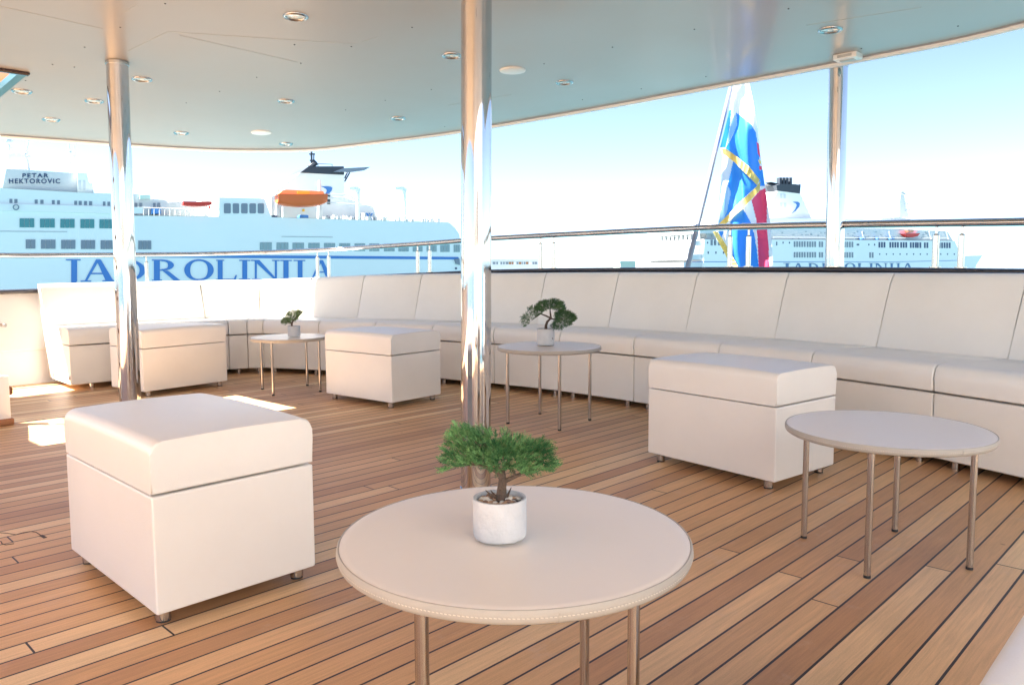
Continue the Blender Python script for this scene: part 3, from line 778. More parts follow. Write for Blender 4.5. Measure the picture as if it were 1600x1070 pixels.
# front bonsai: pot on the foreground table
P0 = at(781.5, 850, 1.368); pc = (-0.0245, 1.405+0.006, 0.4965)
YB = 1.405
t = pot(pc[0], pc[1], pc[2], 0.0500, 0.077, 'bright green bonsai in cement pot on the foreground table', pebbles=True)
rng = random.Random(11)
PEB = [mat('pebble_white', (0.62, 0.58, 0.52), 0.5, var=(60, 0.1)), mat('pebble_tan', (0.42, 0.27, 0.17), 0.5, var=(60, 0.15)), mat('pebble_brown', (0.20, 0.12, 0.085), 0.5, var=(60, 0.15))]
n_p = 0
for k in range(64):
    a = rng.random()*6.28; rr = math.sqrt(rng.random())*0.037
    if rr < 0.010: continue
    bm = BM(); bmesh.ops.create_icosphere(bm, subdivisions=2, radius=1)
    s = rng.uniform(0.0035, 0.0062)
    M = Matrix.Translation((math.cos(a)*rr, math.sin(a)*rr, 0.0685+rng.random()*0.004)) @ Matrix.Rotation(rng.random()*6.28, 4, 'Z') @ Matrix.Rotation(rng.uniform(-.5, .5), 4, 'X') @ Matrix.Diagonal((s*1.35, s, s*0.8, 1))
    bmesh.ops.transform(bm, matrix=M, verts=bm.verts)
    obj('pebble', bm, PEB[rng.choice((0, 0, 0, 1, 1, 2))], t, smooth=80)
def ztrunk(px, py, dy=0): return at(px, py, YB+0.008+dy)
def Z3(x, y, dy=0): return ztrunk(640+x/4.46, 640+y/4.46, dy)
bm = BM()
tube(bm, [Z3(640, 625), Z3(642, 590), Z3(644, 540), Z3(650, 490), Z3(640, 440), Z3(620, 415), Z3(600, 380)], [0.0115, 0.0098, 0.0082, 0.0076, 0.0074, 0.0055, 0.003], n=12)
tube(bm, [Z3(645, 450), Z3(600, 425), Z3(540, 395), Z3(470, 380), Z3(380, 386), Z3(330, 375)], [0.006, 0.0045, 0.0034, 0.0026, 0.0018, 0.0008], n=8)
tube(bm, [Z3(655, 500), Z3(700, 480), Z3(740, 462), Z3(800, 432), Z3(860, 400), Z3(920, 350)], [0.005, 0.0042, 0.0035, 0.0026, 0.002, 0.0008], n=8)
tube(bm, [Z3(735, 465), Z3(728, 430), Z3(705, 395), Z3(690, 360)], [0.003, 0.0024, 0.0018, 0.0008], n=8)
tube(bm, [Z3(640, 440), Z3(665, 400, 0.01), Z3(690, 340, 0.02)], [0.005, 0.0035, 0.001], n=8)
for dx, dy2 in ((-60, 600), (-75, 560), (-110, 560), (40, 600), (70, 540)):
    tube(bm, [Z3(640, 618), Z3(640+dx*0.6, 600), Z3(640+dx, dy2)], [0.004, 0.003, 0.0006], n=6)
for v_ in bm.verts: v_.co += Vector((math.sin(v_.co.z*900)*0.0004, math.cos(v_.co.z*700+v_.co.x*500)*0.0004, 0))
obj('trunk', bm, BARK, t, world=True, smooth=60)
crown = [(250, 270), (300, 235), (270, 175), (305, 130), (345, 118), (410, 125), (450, 150), (520, 140), (560, 165), (600, 178), (650, 172), (690, 195), (760, 195), (800, 205), (850, 240), (900, 212), (950, 232), (970, 290), (960, 335), (1000, 350), (1000, 375), (950, 395), (960, 415), (880, 400), (850, 430), (790, 435), (760, 415), (700, 390), (660, 400), (610, 420), (570, 400), (520, 370), (450, 372), (380, 380), (330, 385), (260, 410), (240, 400), (275, 370), (255, 340), (270, 310)]
pts = []
rng = random.Random(5)
cx_, cy_ = 620, 330
while len(pts) < 2700:
    x = rng.uniform(235, 1005); y = rng.uniform(115, 440)
    if not in_poly(x, y, crown): continue
    if noise.noise(Vector((x*0.022, y*0.03, 1.7))) < -0.36: continue
    # thin out towards ends
    edge = min(abs(x-235), abs(1005-x))/380
    if rng.random() > 0.35+edge: continue
    dep = rng.gauss(0, 0.024)*(0.6+0.6*min(1, edge*1.5))
    p = Z3(x, y+14, dep)
    d = Vector(((x-cx_)/300+rng.uniform(-.5, .5), dep*14+rng.uniform(-.7, .5), 0.75-(y-260)/260+rng.uniform(-.3, .3)))
    if d.length < 0.1: d = Vector((0, 0, 1))
    pts.append((p, d.normalized(), rng.uniform(0.5, 0.95)))
for k in range(150):
    i = rng.randrange(len(crown)); a_ = crown[i]; b2 = crown[i-1]; q = rng.random(); x = a_[0]+(b2[0]-a_[0])*q; y = a_[1]+(b2[1]-a_[1])*q
    d = Vector(((x-cx_)/260+rng.uniform(-.3, .3), rng.uniform(-.6, .6), 0.5-(y-270)/200+rng.uniform(-.2, .3)))
    pts.append((Z3(x, y+8, rng.gauss(0, 0.02)), d.normalized(), rng.uniform(0.75, 1.1)))
foliage('crown', pts, 0.92, LEAF_A, t, rng)
# dark bonsai on the table before the sofa
pc2 = atz(853, 540.5, 0.4965); YC = pc2.y+0.055
t = pot(pc2.x, YC, 0.4965, 0.0575, 0.108, 'dark spreading bonsai in speckled pot on the table before the sofa', marks=True)
def Z4(x, y, dy=0): return at(740+x/3.8225, 400+y/3.8225, YC+dy)
bm = BM()
tube(bm, [Z4(432, 446), Z4(432, 415), Z4(440, 392), Z4(462, 370), Z4(458, 340), Z4(456, 315)], [0.011, 0.009, 0.008, 0.007, 0.005, 0.0025], n=10)
tube(bm, [Z4(462, 372), Z4(430, 356), Z4(400, 345), Z4(372, 365), Z4(345, 385)], [0.006, 0.005, 0.004, 0.003, 0.0015], n=8)
tube(bm, [Z4(460, 374), Z4(490, 378), Z4(530, 375), Z4(560, 370)], [0.005, 0.004, 0.003, 0.001], n=8)
obj('trunk', bm, BARK, t, world=True, smooth=60)
crown2 = [[(375, 300), (400, 275), (450, 264), (500, 264), (535, 285), (540, 315), (510, 335), (480, 318), (450, 318), (420, 328), (385, 320)],
          [(295, 360), (320, 345), (325, 310), (350, 303), (400, 312), (410, 340), (385, 355), (350, 370), (335, 400), (310, 415), (295, 385)],
          [(490, 345), (520, 330), (560, 330), (600, 350), (607, 375), (575, 405), (530, 425), (490, 430), (470, 415), (490, 385)]]
pts = []; rng = random.Random(9)
while len(pts) < 2600:
    P = crown2[rng.choice((0, 1, 2, 0, 2))]
    x = rng.uniform(292, 610); y = rng.uniform(262, 432)
    if not in_poly(x, y, P): continue
    cxx = sum(q[0] for q in P)/len(P); cyy = sum(q[1] for q in P)/len(P); dep = rng.gauss(0, 0.035)
    d = Vector(((x-cxx)/60+rng.uniform(-.5, .5), dep*10+rng.uniform(-.6, .4), 0.5-(y-cyy)/60+rng.uniform(-.3, .3))).normalized()
    pts.append((Z4(x, y+4, dep), d, rng.uniform(0.7, 1.1)))
foliage('crown', pts, 1.1, LEAF_B, t, rng)
# smallest bonsai on the far table
pc3 = atz(457, 526.5, 0.4475); YD = pc3.y+0.05
t = pot(pc3.x, YD, 0.4475, 0.049, 0.088, 'smallest bonsai, leaning right, on the far round table')
def Z5(x, y, dy=0): return at(350+x/3.8225, 400+y/3.8225, YD+dy)
bm = BM(); tube(bm, [Z5(408, 425), Z5(404, 408), Z5(408, 395), Z5(420, 375), Z5(440, 350)], [0.010, 0.008, 0.007, 0.005, 0.002], n=10)
tube(bm, [Z5(406, 400), Z5(385, 395), Z5(365, 388)], [0.005, 0.004, 0.001], n=8)
obj('trunk', bm, BARK, t, world=True, smooth=60)
crown3 = [(348, 395), (360, 375), (378, 345), (410, 328), (440, 325), (468, 332), (455, 352), (440, 370), (418, 390), (395, 398), (375, 405)]
pts = []; rng = random.Random(21)
while len(pts) < 800:
    x = rng.uniform(345, 470); y = rng.uniform(322, 408)
    if not in_poly(x, y, crown3): continue
    dep = rng.gauss(0, 0.03)
    d = Vector(((x-405)/60+rng.uniform(-.5, .5), dep*10+rng.uniform(-.6, .4), 0.6-(y-365)/60+rng.uniform(-.3, .3))).normalized()
    pts.append((Z5(x, y+3, dep), d, rng.uniform(0.7, 1.1)))
foliage('crown', pts, 1.2, LEAF_C, t, rng)

# ------------------------------------------------------------------ flag at the stern
YF = 7.0
def cloth_mat(name, c, tr=0.5):
    m = bpy.data.materials.new(name); m.use_nodes = True; t_ = m.node_tree; b = t_.nodes['Principled BSDF']
    b.inputs['Base Color'].default_value = (*c, 1); b.inputs['Roughness'].default_value = 0.45
    b.inputs['Sheen Weight'].default_value = 0.2
    tl = t_.nodes.new('ShaderNodeBsdfTranslucent'); tl.inputs[0].default_value = (*c, 1)
    mx = t_.nodes.new('ShaderNodeMixShader'); mx.inputs[0].default_value = tr
    t_.links.new(b.outputs[0], mx.inputs[1]); t_.links.new(tl.outputs[0], mx.inputs[2]); t_.links.new(mx.outputs[0], t_.nodes['Material Output'].inputs[0])
    return m
FW = cloth_mat('flag_white', (0.84, 0.83, 0.86)); FB = cloth_mat('flag_blue', (0.025, 0.27, 0.80)); FR = cloth_mat('flag_red', (0.88, 0.07, 0.16)); FY = cloth_mat('flag_gold', (0.85, 0.62, 0.16), 0.3)
FLB = cloth_mat('flag_paleblue', (0.30, 0.52, 0.78))
Lsil = [(118, 1149), (132, 1146), (180, 1138), (231, 1125), (243, 1129), (280, 1127), (310, 1124), (350, 1119), (362, 1113), (372, 1118), (385, 1127), (415, 1143), (430, 1150)]
Rsil = [(118, 1168), (132, 1171), (165, 1178), (200, 1184), (240, 1188), (290, 1195), (315, 1199), (350, 1204), (415, 1208), (430, 1209)]
def sil(T, y):
    return lerp_tab(T, y)
REG = [
 (1, [(1138, 173), (1143, 172), (1140, 200), (1134, 231), (1124, 231)]),
 (4, [(1145, 185), (1150, 178), (1152, 196), (1142, 216), (1135, 231), (1138, 210)]),
 (1, [(1150, 176), (1160, 183), (1174, 195), (1181, 207), (1186, 240), (1189, 288), (1170, 262), (1150, 246), (1132, 234), (1142, 218), (1152, 195)]),
 (2, [(1182, 222), (1186, 225), (1188, 247), (1184, 240)]),
 (3, [(1185, 250), (1189, 251), (1190, 257), (1186, 256)]),
 (2, [(1186, 259), (1190, 259), (1191, 266), (1187, 266)]),
 (1, [(1188, 266), (1194, 266), (1199, 291), (1186, 291)]),
 (1, [(1146, 250), (1165, 270), (1184, 290), (1165, 307), (1150, 322), (1128, 350), (1124, 352), (1128, 325), (1137, 290)]),
 (4, [(1137, 290), (1142, 300), (1136, 330), (1128, 350), (1122, 352), (1127, 325)]),
 (2, [(1174, 313), (1187, 298), (1205, 290), (1198, 300), (1198.5, 320), (1198, 350), (1201, 385), (1202.5, 430), (1186, 430), (1183.5, 370), (1181, 340)]),
 (1, [(1161, 327), (1168, 338), (1175, 352), (1182, 385), (1187, 430), (1150, 430), (1141, 385), (1138, 355), (1146, 338)]),
 (1, [(1122, 362), (1131, 362), (1127, 374)]),
]
fl_t = thing('flag', 'blue, white and red ship flag with gold fringe hanging in folds at the stern', 'flag', tuple(at(1145, 415, YF)))
bm = BM(); NX, y0, y1 = 78, 118, 430
rows = []
def fold(px, py):
    return 0.06*math.sin((px-1100)*0.115+py*0.012)+0.010*math.sin((px-1100)*0.33-py*0.05)+0.022*math.sin(px*0.06+py*0.05)+0.004*noise.noise(Vector((px*0.10, py*0.04, 0)))+0.0008*noise.noise(Vector((px*0.3+py*0.1, py*0.15, 3)))
y = y0
while y <= y1:
    a, b_ = sil(Lsil, y), sil(Rsil, y)
    rows.append([(a+(b_-a)*k/NX, y) for k in range(NX+1)]); y += 1.2
V = [[bm.verts.new(at(px, py, YF+fold(px, py))) for px, py in r_] for r_ in rows]
for j in range(len(rows)-1):
    for k in range(NX):
        f = bm.faces.new((V[j][k], V[j][k+1], V[j+1][k+1], V[j+1][k]))
        cx2 = (rows[j][k][0]+rows[j+1][k+1][0])/2; cy2 = (rows[j][k][1]+rows[j+1][k+1][1])/2
        for mi, P in REG:
            if in_poly(cx2, cy2, P): f.material_index = mi
cl = obj('cloth', bm, None, fl_t, world=True, smooth=80, mats=[FW, FB, FR, FY, FLB])
def ribbon(L1, L2, dy):
    bm = BM(); A = []; B = []
    n = 30
    def samp(Lx, t_):
        seg = [math.dist(Lx[i], Lx[i+1]) for i in range(len(Lx)-1)]; tot = sum(seg)*t_
        for i, s in enumerate(seg):
            if tot <= s or i == len(seg)-1:
                q = min(1, tot/s); return (Lx[i][0]+(Lx[i+1][0]-Lx[i][0])*q, Lx[i][1]+(Lx[i+1][1]-Lx[i][1])*q)
            tot -= s
    for k in range(n+1):
        a = samp(L1, k/n); b = samp(L2, k/n); w_ = 0.004*math.sin(k*2.1)
        A.append(bm.verts.new(at(*a, YF+fold(*a)+dy+w_))); B.append(bm.verts.new(at(*b, YF+fold(*b)+dy-0.01+w_)))
    for k in range(n): bm.faces.new((A[k], A[k+1], B[k+1], B[k]))
    return bm
obj('fringe', ribbon([(1128, 233), (1134, 232), (1150, 244), (1170, 260), (1187, 281)], [(1130, 241), (1134, 243), (1148, 254), (1166, 272), (1183, 290)], -0.03), FY, fl_t, world=True)
obj('fringe', ribbon([(1188, 283), (1181, 293), (1165, 308), (1145, 328), (1123, 350)], [(1187, 298), (1182, 303), (1172, 314), (1150, 335), (1132, 352)], -0.035), FY, fl_t, world=True)
obj('fringe', ribbon([(1121, 362), (1128, 372), (1140, 392), (1154, 418)], [(1114, 362), (1119, 372), (1133, 397), (1142, 418)], -0.03), FY, fl_t, world=True)
s1, s0_ = at(1148, 112, YF+0.12), at(1072, 427, YF-0.1)
fs = thing('flagstaff', 'slanted pale steel flagstaff carrying the fringed flag at the stern', 'flagstaff', tuple(s0_))
bm = BM(); tube(bm, [s0_, s0_.lerp(s1, 0.5), s1+(s1-s0_)*0.12], [0.024, 0.0215, 0.018], n=16); obj('pole', bm, mat('white_staff', (0.24, 0.27, 0.34), 0.3, coat=0.4), fs, world=True)
bm = BM(); box(bm, s0_, (0.10, 0.10, 0.03), bev=0.01); obj('base_plate', bm, STEEL_B, fs, world=True)

# ------------------------------------------------------------------ ferries
class Face:
    """a vertical plane standing in the harbour; x, y are survey readings on it"""
    def __init__(s, p0, d):
        s.p0 = Vector(p0); s.d = Vector(d).normalized(); s.n = Vector((s.d.y, -s.d.x, 0))   # n points to us
    def pt(s, px, py, off=0.0):
        r = ray(px, py); o = s.p0+s.n*off
        t = (o-Vector((0, 0, 1))).dot(s.n)/r.dot(s.n)
        return Vector((0, 0, 1))+r*t
    def poly(s, bm, P, off, depth): return prism(bm, [s.pt(x, y, off) for x, y in P], -s.n*depth)
    def rect(s, bm, x0, y0, x1, y1, off, depth): return s.poly(bm, [(x0, y0), (x1, y0), (x1, y1), (x0, y1)], off, depth)
    def drop(s, bm, P, off, depth, z):
        """polyline of tops, walls carried down to height z"""
        T = [s.pt(x, y, off) for x, y in P]
        return prism(bm, T+[Vector((T[-1].x, T[-1].y, z)), Vector((T[0].x, T[0].y, z))], -s.n*depth)
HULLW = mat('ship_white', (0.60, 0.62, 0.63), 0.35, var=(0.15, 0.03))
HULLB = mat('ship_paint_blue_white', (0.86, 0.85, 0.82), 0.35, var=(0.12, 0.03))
SBLUE = mat('ship_stripe_blue', (0.05, 0.20, 0.52), 0.4)
SNAVY = mat('ship_navy', (0.03, 0.06, 0.14), 0.4)
SGLASS = mat('ship_window', (0.10, 0.16, 0.19), 0.15)
STEAL = mat('ship_window_teal', (0.03, 0.23, 0.25), 0.15)
SGREY = mat('ship_window_grey', (0.18, 0.22, 0.27), 0.2)
SDARK = mat('funnel_black', (0.035, 0.045, 0.06), 0.5)
ORANGE = mat('lifeboat_orange', (0.80, 0.13, 0.03), 0.45)
ORANGEL = mat('lifeboat_canopy', (0.80, 0.36, 0.14), 0.45)
REDB = mat('boat_red', (0.70, 0.04, 0.03), 0.45)
# serif capitals drawn as strokes in a unit box
TH, TN, SF = 0.20, 0.075, 0.05
def arc(cx, cy, rx, ry, a0, a1, t_out, n=14):
    q = []
    for k in range(n):
        A = a0+(a1-a0)*k/n; B = a0+(a1-a0)*(k+1)/n
        def ring(a):
            tw = TN+(t_out-TN)*abs(math.cos(a)); return (cx+rx*math.cos(a), cy+ry*math.sin(a)), (cx+(rx-tw)*math.cos(a), cy+(ry-TN*1.1)*math.sin(a))
        o1, i1 = ring(A); o2, i2 = ring(B); q.append([o1, o2, i2, i1])
    return q
def stem(x, w_=TH, y0=0, y1=1): return [[(x, y0), (x+w_, y0), (x+w_, y1), (x, y1)], [(x-0.07, y1-SF), (x+w_+0.07, y1-SF), (x+w_+0.07, y1), (x-0.07, y1)], [(x-0.07, y0), (x+w_+0.07, y0), (x+w_+0.07, y0+SF), (x-0.07, y0+SF)]]
def glyph(ch):
    if ch == 'I': return [[(0.28, 0), (0.72, 0), (0.72, 1), (0.28, 1)], [(0, 1-SF), (1, 1-SF), (1, 1), (0, 1)], [(0, 0), (1, 0), (1, SF), (0, SF)]]
    if ch == 'J': return [[(0.36, -0.05), (0.76, 0.02), (0.76, 1), (0.36, 1)], [(0.0, 1-SF), (1, 1-SF), (1, 1), (0.0, 1)], [(0.36, -0.05), (0.76, 0.02), (0.4, -0.22), (-0.1, -0.30), (-0.1, -0.24), (0.25, -0.16)]]
    if ch == 'A': return [[(0.10, 0), (0.17, 0), (0.54, 1), (0.44, 1)], [(0.44, 1), (0.57, 1), (0.94, 0), (0.72, 0)], [(0.27, 0.33), (0.70, 0.33), (0.68, 0.39), (0.29, 0.39)], [(0, 0), (0.30, 0), (0.30, SF), (0, SF)], [(0.62, 0), (1.02, 0), (1.02, SF), (0.62, SF)]]
    if ch == 'D': return stem(0.10)+arc(0.32, 0.5, 0.66, 0.5, -math.pi/2, math.pi/2, TH)
    if ch == 'R': return stem(0.10)+arc(0.36, 0.735, 0.42, 0.265, -math.pi/2, math.pi/2, TH)+[[(0.40, 0.47), (0.58, 0.47), (1.0, 0.0), (0.78, 0.0)]]+[[(0.25, 0.94), (0.4, 0.94), (0.4, 1), (0.25, 1)], [(0.25, 0.47), (0.42, 0.47), (0.42, 0.53), (0.25, 0.53)]]
    if ch == 'O': return arc(0.5, 0.5, 0.5, 0.52, 0, 2*math.pi, TH, 30)
    if ch == 'L': return stem(0.10, TH*1.1)+[[(0.1, 0), (0.92, 0), (0.98, 0.24), (0.92, 0.24), (0.84, SF), (0.1, SF)]]
    if ch == 'N': return [[(0.10, 0), (0.17, 0), (0.17, 1), (0.10, 1)], [(0.83, 0), (0.90, 0), (0.90, 1), (0.83, 1)], [(0.04, 1), (0.26, 1), (0.90, 0.0), (0.80, 0.0)], [(0, 0), (0.27, 0), (0.27, SF), (0, SF)], [(0.73, 1-SF), (1, 1-SF), (1, 1), (0.73, 1)], [(-0.04, 1-SF), (0.1, 1-SF), (0.1, 1), (-0.04, 1)]]
def lettering(face, spec, ytop, ybot, off, step, parent, m):
    for ch, x0, x1 in spec:
        bm = BM()
        for k, poly in enumerate(glyph(ch)):
            P = []
            for gx, gy in poly:
                px = x0+(x1-x0)*gx; T = ytop(px); B = ybot(px); P.append((px, B+(T-B)*gy))
            face.poly(bm, P, off+step*(k % 5), off*0.8)
        obj('hull_letter', bm, m, parent, world=True, smooth=0)
def text_on(face, s, x0, x1, y0, y1, off, parent, m, name='name_lettering', bold=0.02):
    """block lettering fitted between two survey points"""
    cu = bpy.data.curves.new('t', 'FONT'); cu.body = s; cu.size = 1; cu.offset = bold; cu.space_character = 1.25; cu.extrude = 0.01
    to = bpy.data.objects.new('t', cu); col.objects.link(to)
    dg = bpy.context.evaluated_depsgraph_get(); dg.update(); me = bpy.data.meshes.new_from_object(to.evaluated_get(dg))
    bpy.data.objects.remove(to); bpy.data.curves.remove(cu)
    xs = [v_.co.x for v_ in me.vertices]; ys = [v_.co.y for v_ in me.vertices]; zs = [v_.co.z for v_ in me.vertices]
    a, b_ = min(xs), max(xs); c, d = min(ys), max(ys)
    pl = Vector(parent.location)
    for v_ in me.vertices:
        u_ = (v_.co.x-a)/(b_-a); w_ = (v_.co.y-c)/(d-c)
        v_.co = face.pt(x0+(x1-x0)*u_, y1+(y0-y1)*w_, off+v_.co.z*2)-pl
    me.name = name; me.materials.clear(); me.materials.append(m)
    o = bpy.data.objects.new(name, me); col.objects.link(o); o.parent = parent
    return o
WZ = -7.3
# --- ferry one, moored at the left
def ferry_one():
    Fc = Face((-52.2, 78.7, 0), (45.1, 27.9, 0))
    t = thing('car_ferry', 'large pale blue ferry at the left with an orange lifeboat and black-topped funnel', 'ferry', tuple(Vector((-30, 92, WZ))))
    def P(name, fn, m, sm=0, par=None):
        bm = BM(); fn(bm); return obj(name, bm, m, par or t, world=True, smooth=sm)
    P('hull', lambda b: Fc.drop(b, [(-160, 322), (0, 331), (205, 337), (425, 339.5), (600, 345), (702, 348), (711, 356), (718, 366), (722, 400)], 0, 17, WZ), HULLB)
    P('upper_deck', lambda b: Fc.poly(b, [(-160, 284), (0, 294), (121, 301), (200, 304), (205, 337), (0, 331), (-160, 322)], 0.02, 15), HULLB)
    WD = mat('weather_deck_green', (0.10, 0.15, 0.13), 0.8)
    P('weather_deck', lambda b: Fc.poly(b, [(-150, 321.6), (0, 330.6), (205, 336.6), (425, 339.1), (600, 344.6), (700, 347.6), (700, 348.4), (600, 345.4), (425, 339.9), (205, 337.4), (0, 331.4), (-150, 322.4)], -0.25, 16.5), WD)
    P('weather_deck', lambda b: Fc.poly(b, [(-150, 283.6), (0, 293.6), (121, 300.6), (199, 303.6), (199, 304.5), (121, 301.5), (0, 294.5), (-150, 284.5)], -0.25, 14.5), WD)
    P('bulwark_strip', lambda b: Fc.poly(b, [(-160, 308), (0, 318.5), (223, 324), (223, 333.5), (200, 334), (0, 329.5), (-160, 320)], 0.25, 0.25), HULLB)
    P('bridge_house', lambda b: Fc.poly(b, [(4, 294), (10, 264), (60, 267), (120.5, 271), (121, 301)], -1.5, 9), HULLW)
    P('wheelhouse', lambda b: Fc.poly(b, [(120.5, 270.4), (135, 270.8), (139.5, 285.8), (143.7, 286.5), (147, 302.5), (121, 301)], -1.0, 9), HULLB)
    for x in (124.5, 131.5):
        P('window', lambda b: Fc.rect(b, x-2, 282, x+2, 297, -0.95, 0.06), HULLW)
    P('mast_house', lambda b: Fc.poly(b, [(11, 264), (14, 242), (18, 239.6), (39, 241.7), (42, 267)], -3, 4), HULLB)
    def mastf(b):
        for a_, c_, r_ in (((17, 240), (13, 218), 0.14), ((39, 242), (46, 219), 0.14), ((8, 221), (20, 222), 0.16), ((0, 232), (12, 231), 0.05), ((0, 249), (12, 250), 0.05), ((42, 240), (46, 268), 0.07), ((107, 222), (110, 271), 0.08), ((116, 229), (117, 271), 0.05), ((36, 244), (48, 245), 0.06)):
            cyl(b, Fc.pt(*a_, -4), Fc.pt(*c_, -4), r_, n=8)
        for q in ((13, 219), (14, 221), (108.6, 238), (109.4, 260), (46, 219), (40, 241)): bmesh.ops.create_icosphere(b, subdivisions=1, radius=0.35, matrix=Matrix.Translation(Fc.pt(*q, -4)))
    P('mast', mastf, HULLW)
    text_on(Fc, 'PETAR', 35, 75.7, 271.2, 277.8, -1.45, t, SNAVY)
    text_on(Fc, 'HEKTOROVIC', 14, 94, 279.4, 287, -1.45, t, SNAVY)
    # small square windows, upper deck
    for x0, x1 in ((14.7, 19.3), (22.4, 27.3), (54.2, 58.9), (63, 68), (81, 85.5), (89.3, 93.6), (116, 120.5), (123, 127.8), (131.3, 136), (139.2, 144), (160.8, 164.7), (168, 172)):
        yy = 311+(x0-15)*0.029
        P('window', lambda b: Fc.rect(b, x0, yy, x1, yy+6.3, 0.06, 0.05), SGREY)
    def groups(xs, y0, y1, n, m):
        for x0, x1 in xs:
            def g(b):
                w_ = (x1-x0)/n
                for k in range(n): Fc.rect(b, x0+k*w_+0.25, y0(x0), x0+(k+1)*w_-0.35, y1(x0), 0.07, 0.06)
            P('window', g, m)
    groups([(30.3, 53.8), (62.3, 85.8), (94, 116.8), (125.4, 147.6), (155.2, 178)], lambda x: 341+x*0.012, lambda x: 355+x*0.012, 3, STEAL)
    groups([(63.8, 87), (95.4, 118), (126.4, 148.9), (157, 179.7), (215.8, 236.7)], lambda x: 374+x*0.01, lambda x: 388.4+x*0.006, 3, SGREY)
    groups([(39.9, 55.5)], lambda x: 374.3, lambda x: 388.6, 2, SGREY)
    groups([(406, 425), (432, 451), (457, 475.4), (481.7, 499.9), (506.2, 524), (530, 547.6), (554, 571), (577, 593), (599.8, 617), (622.6, 639), (645, 660.5), (666.7, 682.6), (688, 703), (709, 719)], lambda x: 378.7+(x-406)*0.012, lambda x: 390.8+(x-406)*0.010, 3, mat('ship_window_pale', (0.25, 0.34, 0.36), 0.2))
    # rubbing lines
    P('rubbing_strake', lambda b: Fc.poly(b, [(-160, 360), (105, 362), (105, 362.5), (-160, 360.6)], 0.06, 0.1), SGREY)
    P('rubbing_strake', lambda b: Fc.poly(b, [(440, 369.5), (520, 370.5), (520, 371), (440, 370)], 0.06, 0.1), SGREY)
    P('stripe', lambda b: Fc.poly(b, [(100, 397.5), (520, 399.8), (716, 401.6), (718, 405.6), (520, 404.2), (100, 401.5)], 0.06, 0.05), SBLUE)
    lettering(Fc, [('J', 103, 126), ('A', 126, 181), ('D', 184, 228), ('R', 236, 282), ('O', 288, 334), ('L', 337, 371), ('I', 374, 391), ('N', 394, 437), ('I', 438, 456), ('J', 459, 477), ('A', 483, 521)],
              lambda x: 405.2+(x-105)*0.0035, lambda x: 440.5-(x-105)*0.012, 0.08, 0.006, t, SBLUE)
    # white after superstructure with small windows
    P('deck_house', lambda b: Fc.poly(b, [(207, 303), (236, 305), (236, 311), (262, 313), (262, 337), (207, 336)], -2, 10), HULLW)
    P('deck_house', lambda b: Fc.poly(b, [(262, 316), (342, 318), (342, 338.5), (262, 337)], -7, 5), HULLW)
    P('awning', lambda b: Fc.poly(b, [(218.4, 305), (236, 304.6), (236, 310.6), (218.4, 311)], -1.5, 1.5), mat('pale_green_canvas', (0.50, 0.68, 0.62), 0.6))
    for x0, x1 in ((210.8, 214.7), (218, 222.5), (239.2, 243.3), (246, 250.4)):
        P('window', lambda b: Fc.rect(b, x0, 317.2, x1, 323.6, -1.9, 0.08), SGREY)
    P('locker', lambda b: Fc.rect(b, 236.8, 326, 251, 334.3, -1.0, 1.0), SBLUE)
    for x0, x1, y0, y1 in ((263, 283, 284, 316), (314, 334, 285.5, 317)):
        P('vent_trunk', lambda b: Fc.rect(b, x0, y0, x1, y1, -9, 3), HULLB)
    # red rescue boat
    def boat(face, xa, xb, yt, yb, off, wid, m, name='rescue_boat', canopy=None):
        bmx = BM(); A = face.pt(xa, yt, off); B = face.pt(xb, yt, off); D = (B-A); Lb = D.length; D.normalize(); H = (face.pt(xa, yt, off)-face.pt(xa, yb, off)).length
        rings = []
        for k in range(13):
            s = k/12; q = A+D*Lb*s
            e = math.sin(math.pi*min(1, max(0, (s*0.92+0.05))))**0.30; ww = wid*e*0.5; hh = H*(0.25+0.75*e**0.7)
            lift = H*0.10*((2*s-1)**2)
            rings.append([q+face.n*(math.copysign(abs(math.sin(a_))**0.6, a_)*ww)+Vector((0, 0, lift-hh*math.cos(a_)**0.7 if math.cos(a_) > 1e-6 else lift)) for a_ in [(-math.pi/2)+math.pi*j/8 for j in range(9)]])
        sweep(bmx, rings)
        return obj(name, bmx, m, t, world=True, smooth=50)
    rb = boat(Fc, 285, 330, 316, 323.5, 0.5, 2.0, REDB)
    P('rudder', lambda b: Fc.rect(b, 326.5, 322, 329.3, 326, -0.4, 0.2), REDB, par=None)
    # open promenade block
    P('promenade_block', lambda b: Fc.poly(b, [(342, 309), (413.5, 310.5), (424.5, 339.5), (342, 338.5)], 0.03, 12), HULLB)
    for x0, x1 in ((350, 360.6), (363.9, 373.6), (376.9, 387), (389.9, 400), (402.9, 412.6)):
        def wn(b):
            r_ = 1.2; Fc.poly(b, [(x0+r_, 318), (x1-r_, 318), (x1, 319.2), (x1, 332.3), (x1-r_, 333.6), (x0+r_, 333.6), (x0, 332.3), (x0, 319.2)], 0.09, 0.07)
        P('window', wn, SGREY)
    P('deck_house', lambda b: Fc.rect(b, 424, 306, 442, 340, -6, 5), HULLW)
    P('deck_house', lambda b: Fc.rect(b, 442, 323, 505, 342, -5, 5), HULLW)
    P('locker', lambda b: Fc.poly(b, [(468, 337), (470, 335.7), (480, 335.9), (482, 337), (482, 342.2), (468, 341.8)], -0.6, 1), SBLUE)
    P('locker', lambda b: Fc.rect(b, 425, 336.5, 433, 340.5, -0.4, 0.8), SNAVY)
    P('warning_sign', lambda b: Fc.rect(b, 472.5, 327, 476, 330.5, -4.9, 0.1), mat('sign_amber', (0.75, 0.42, 0.03), 0.5))
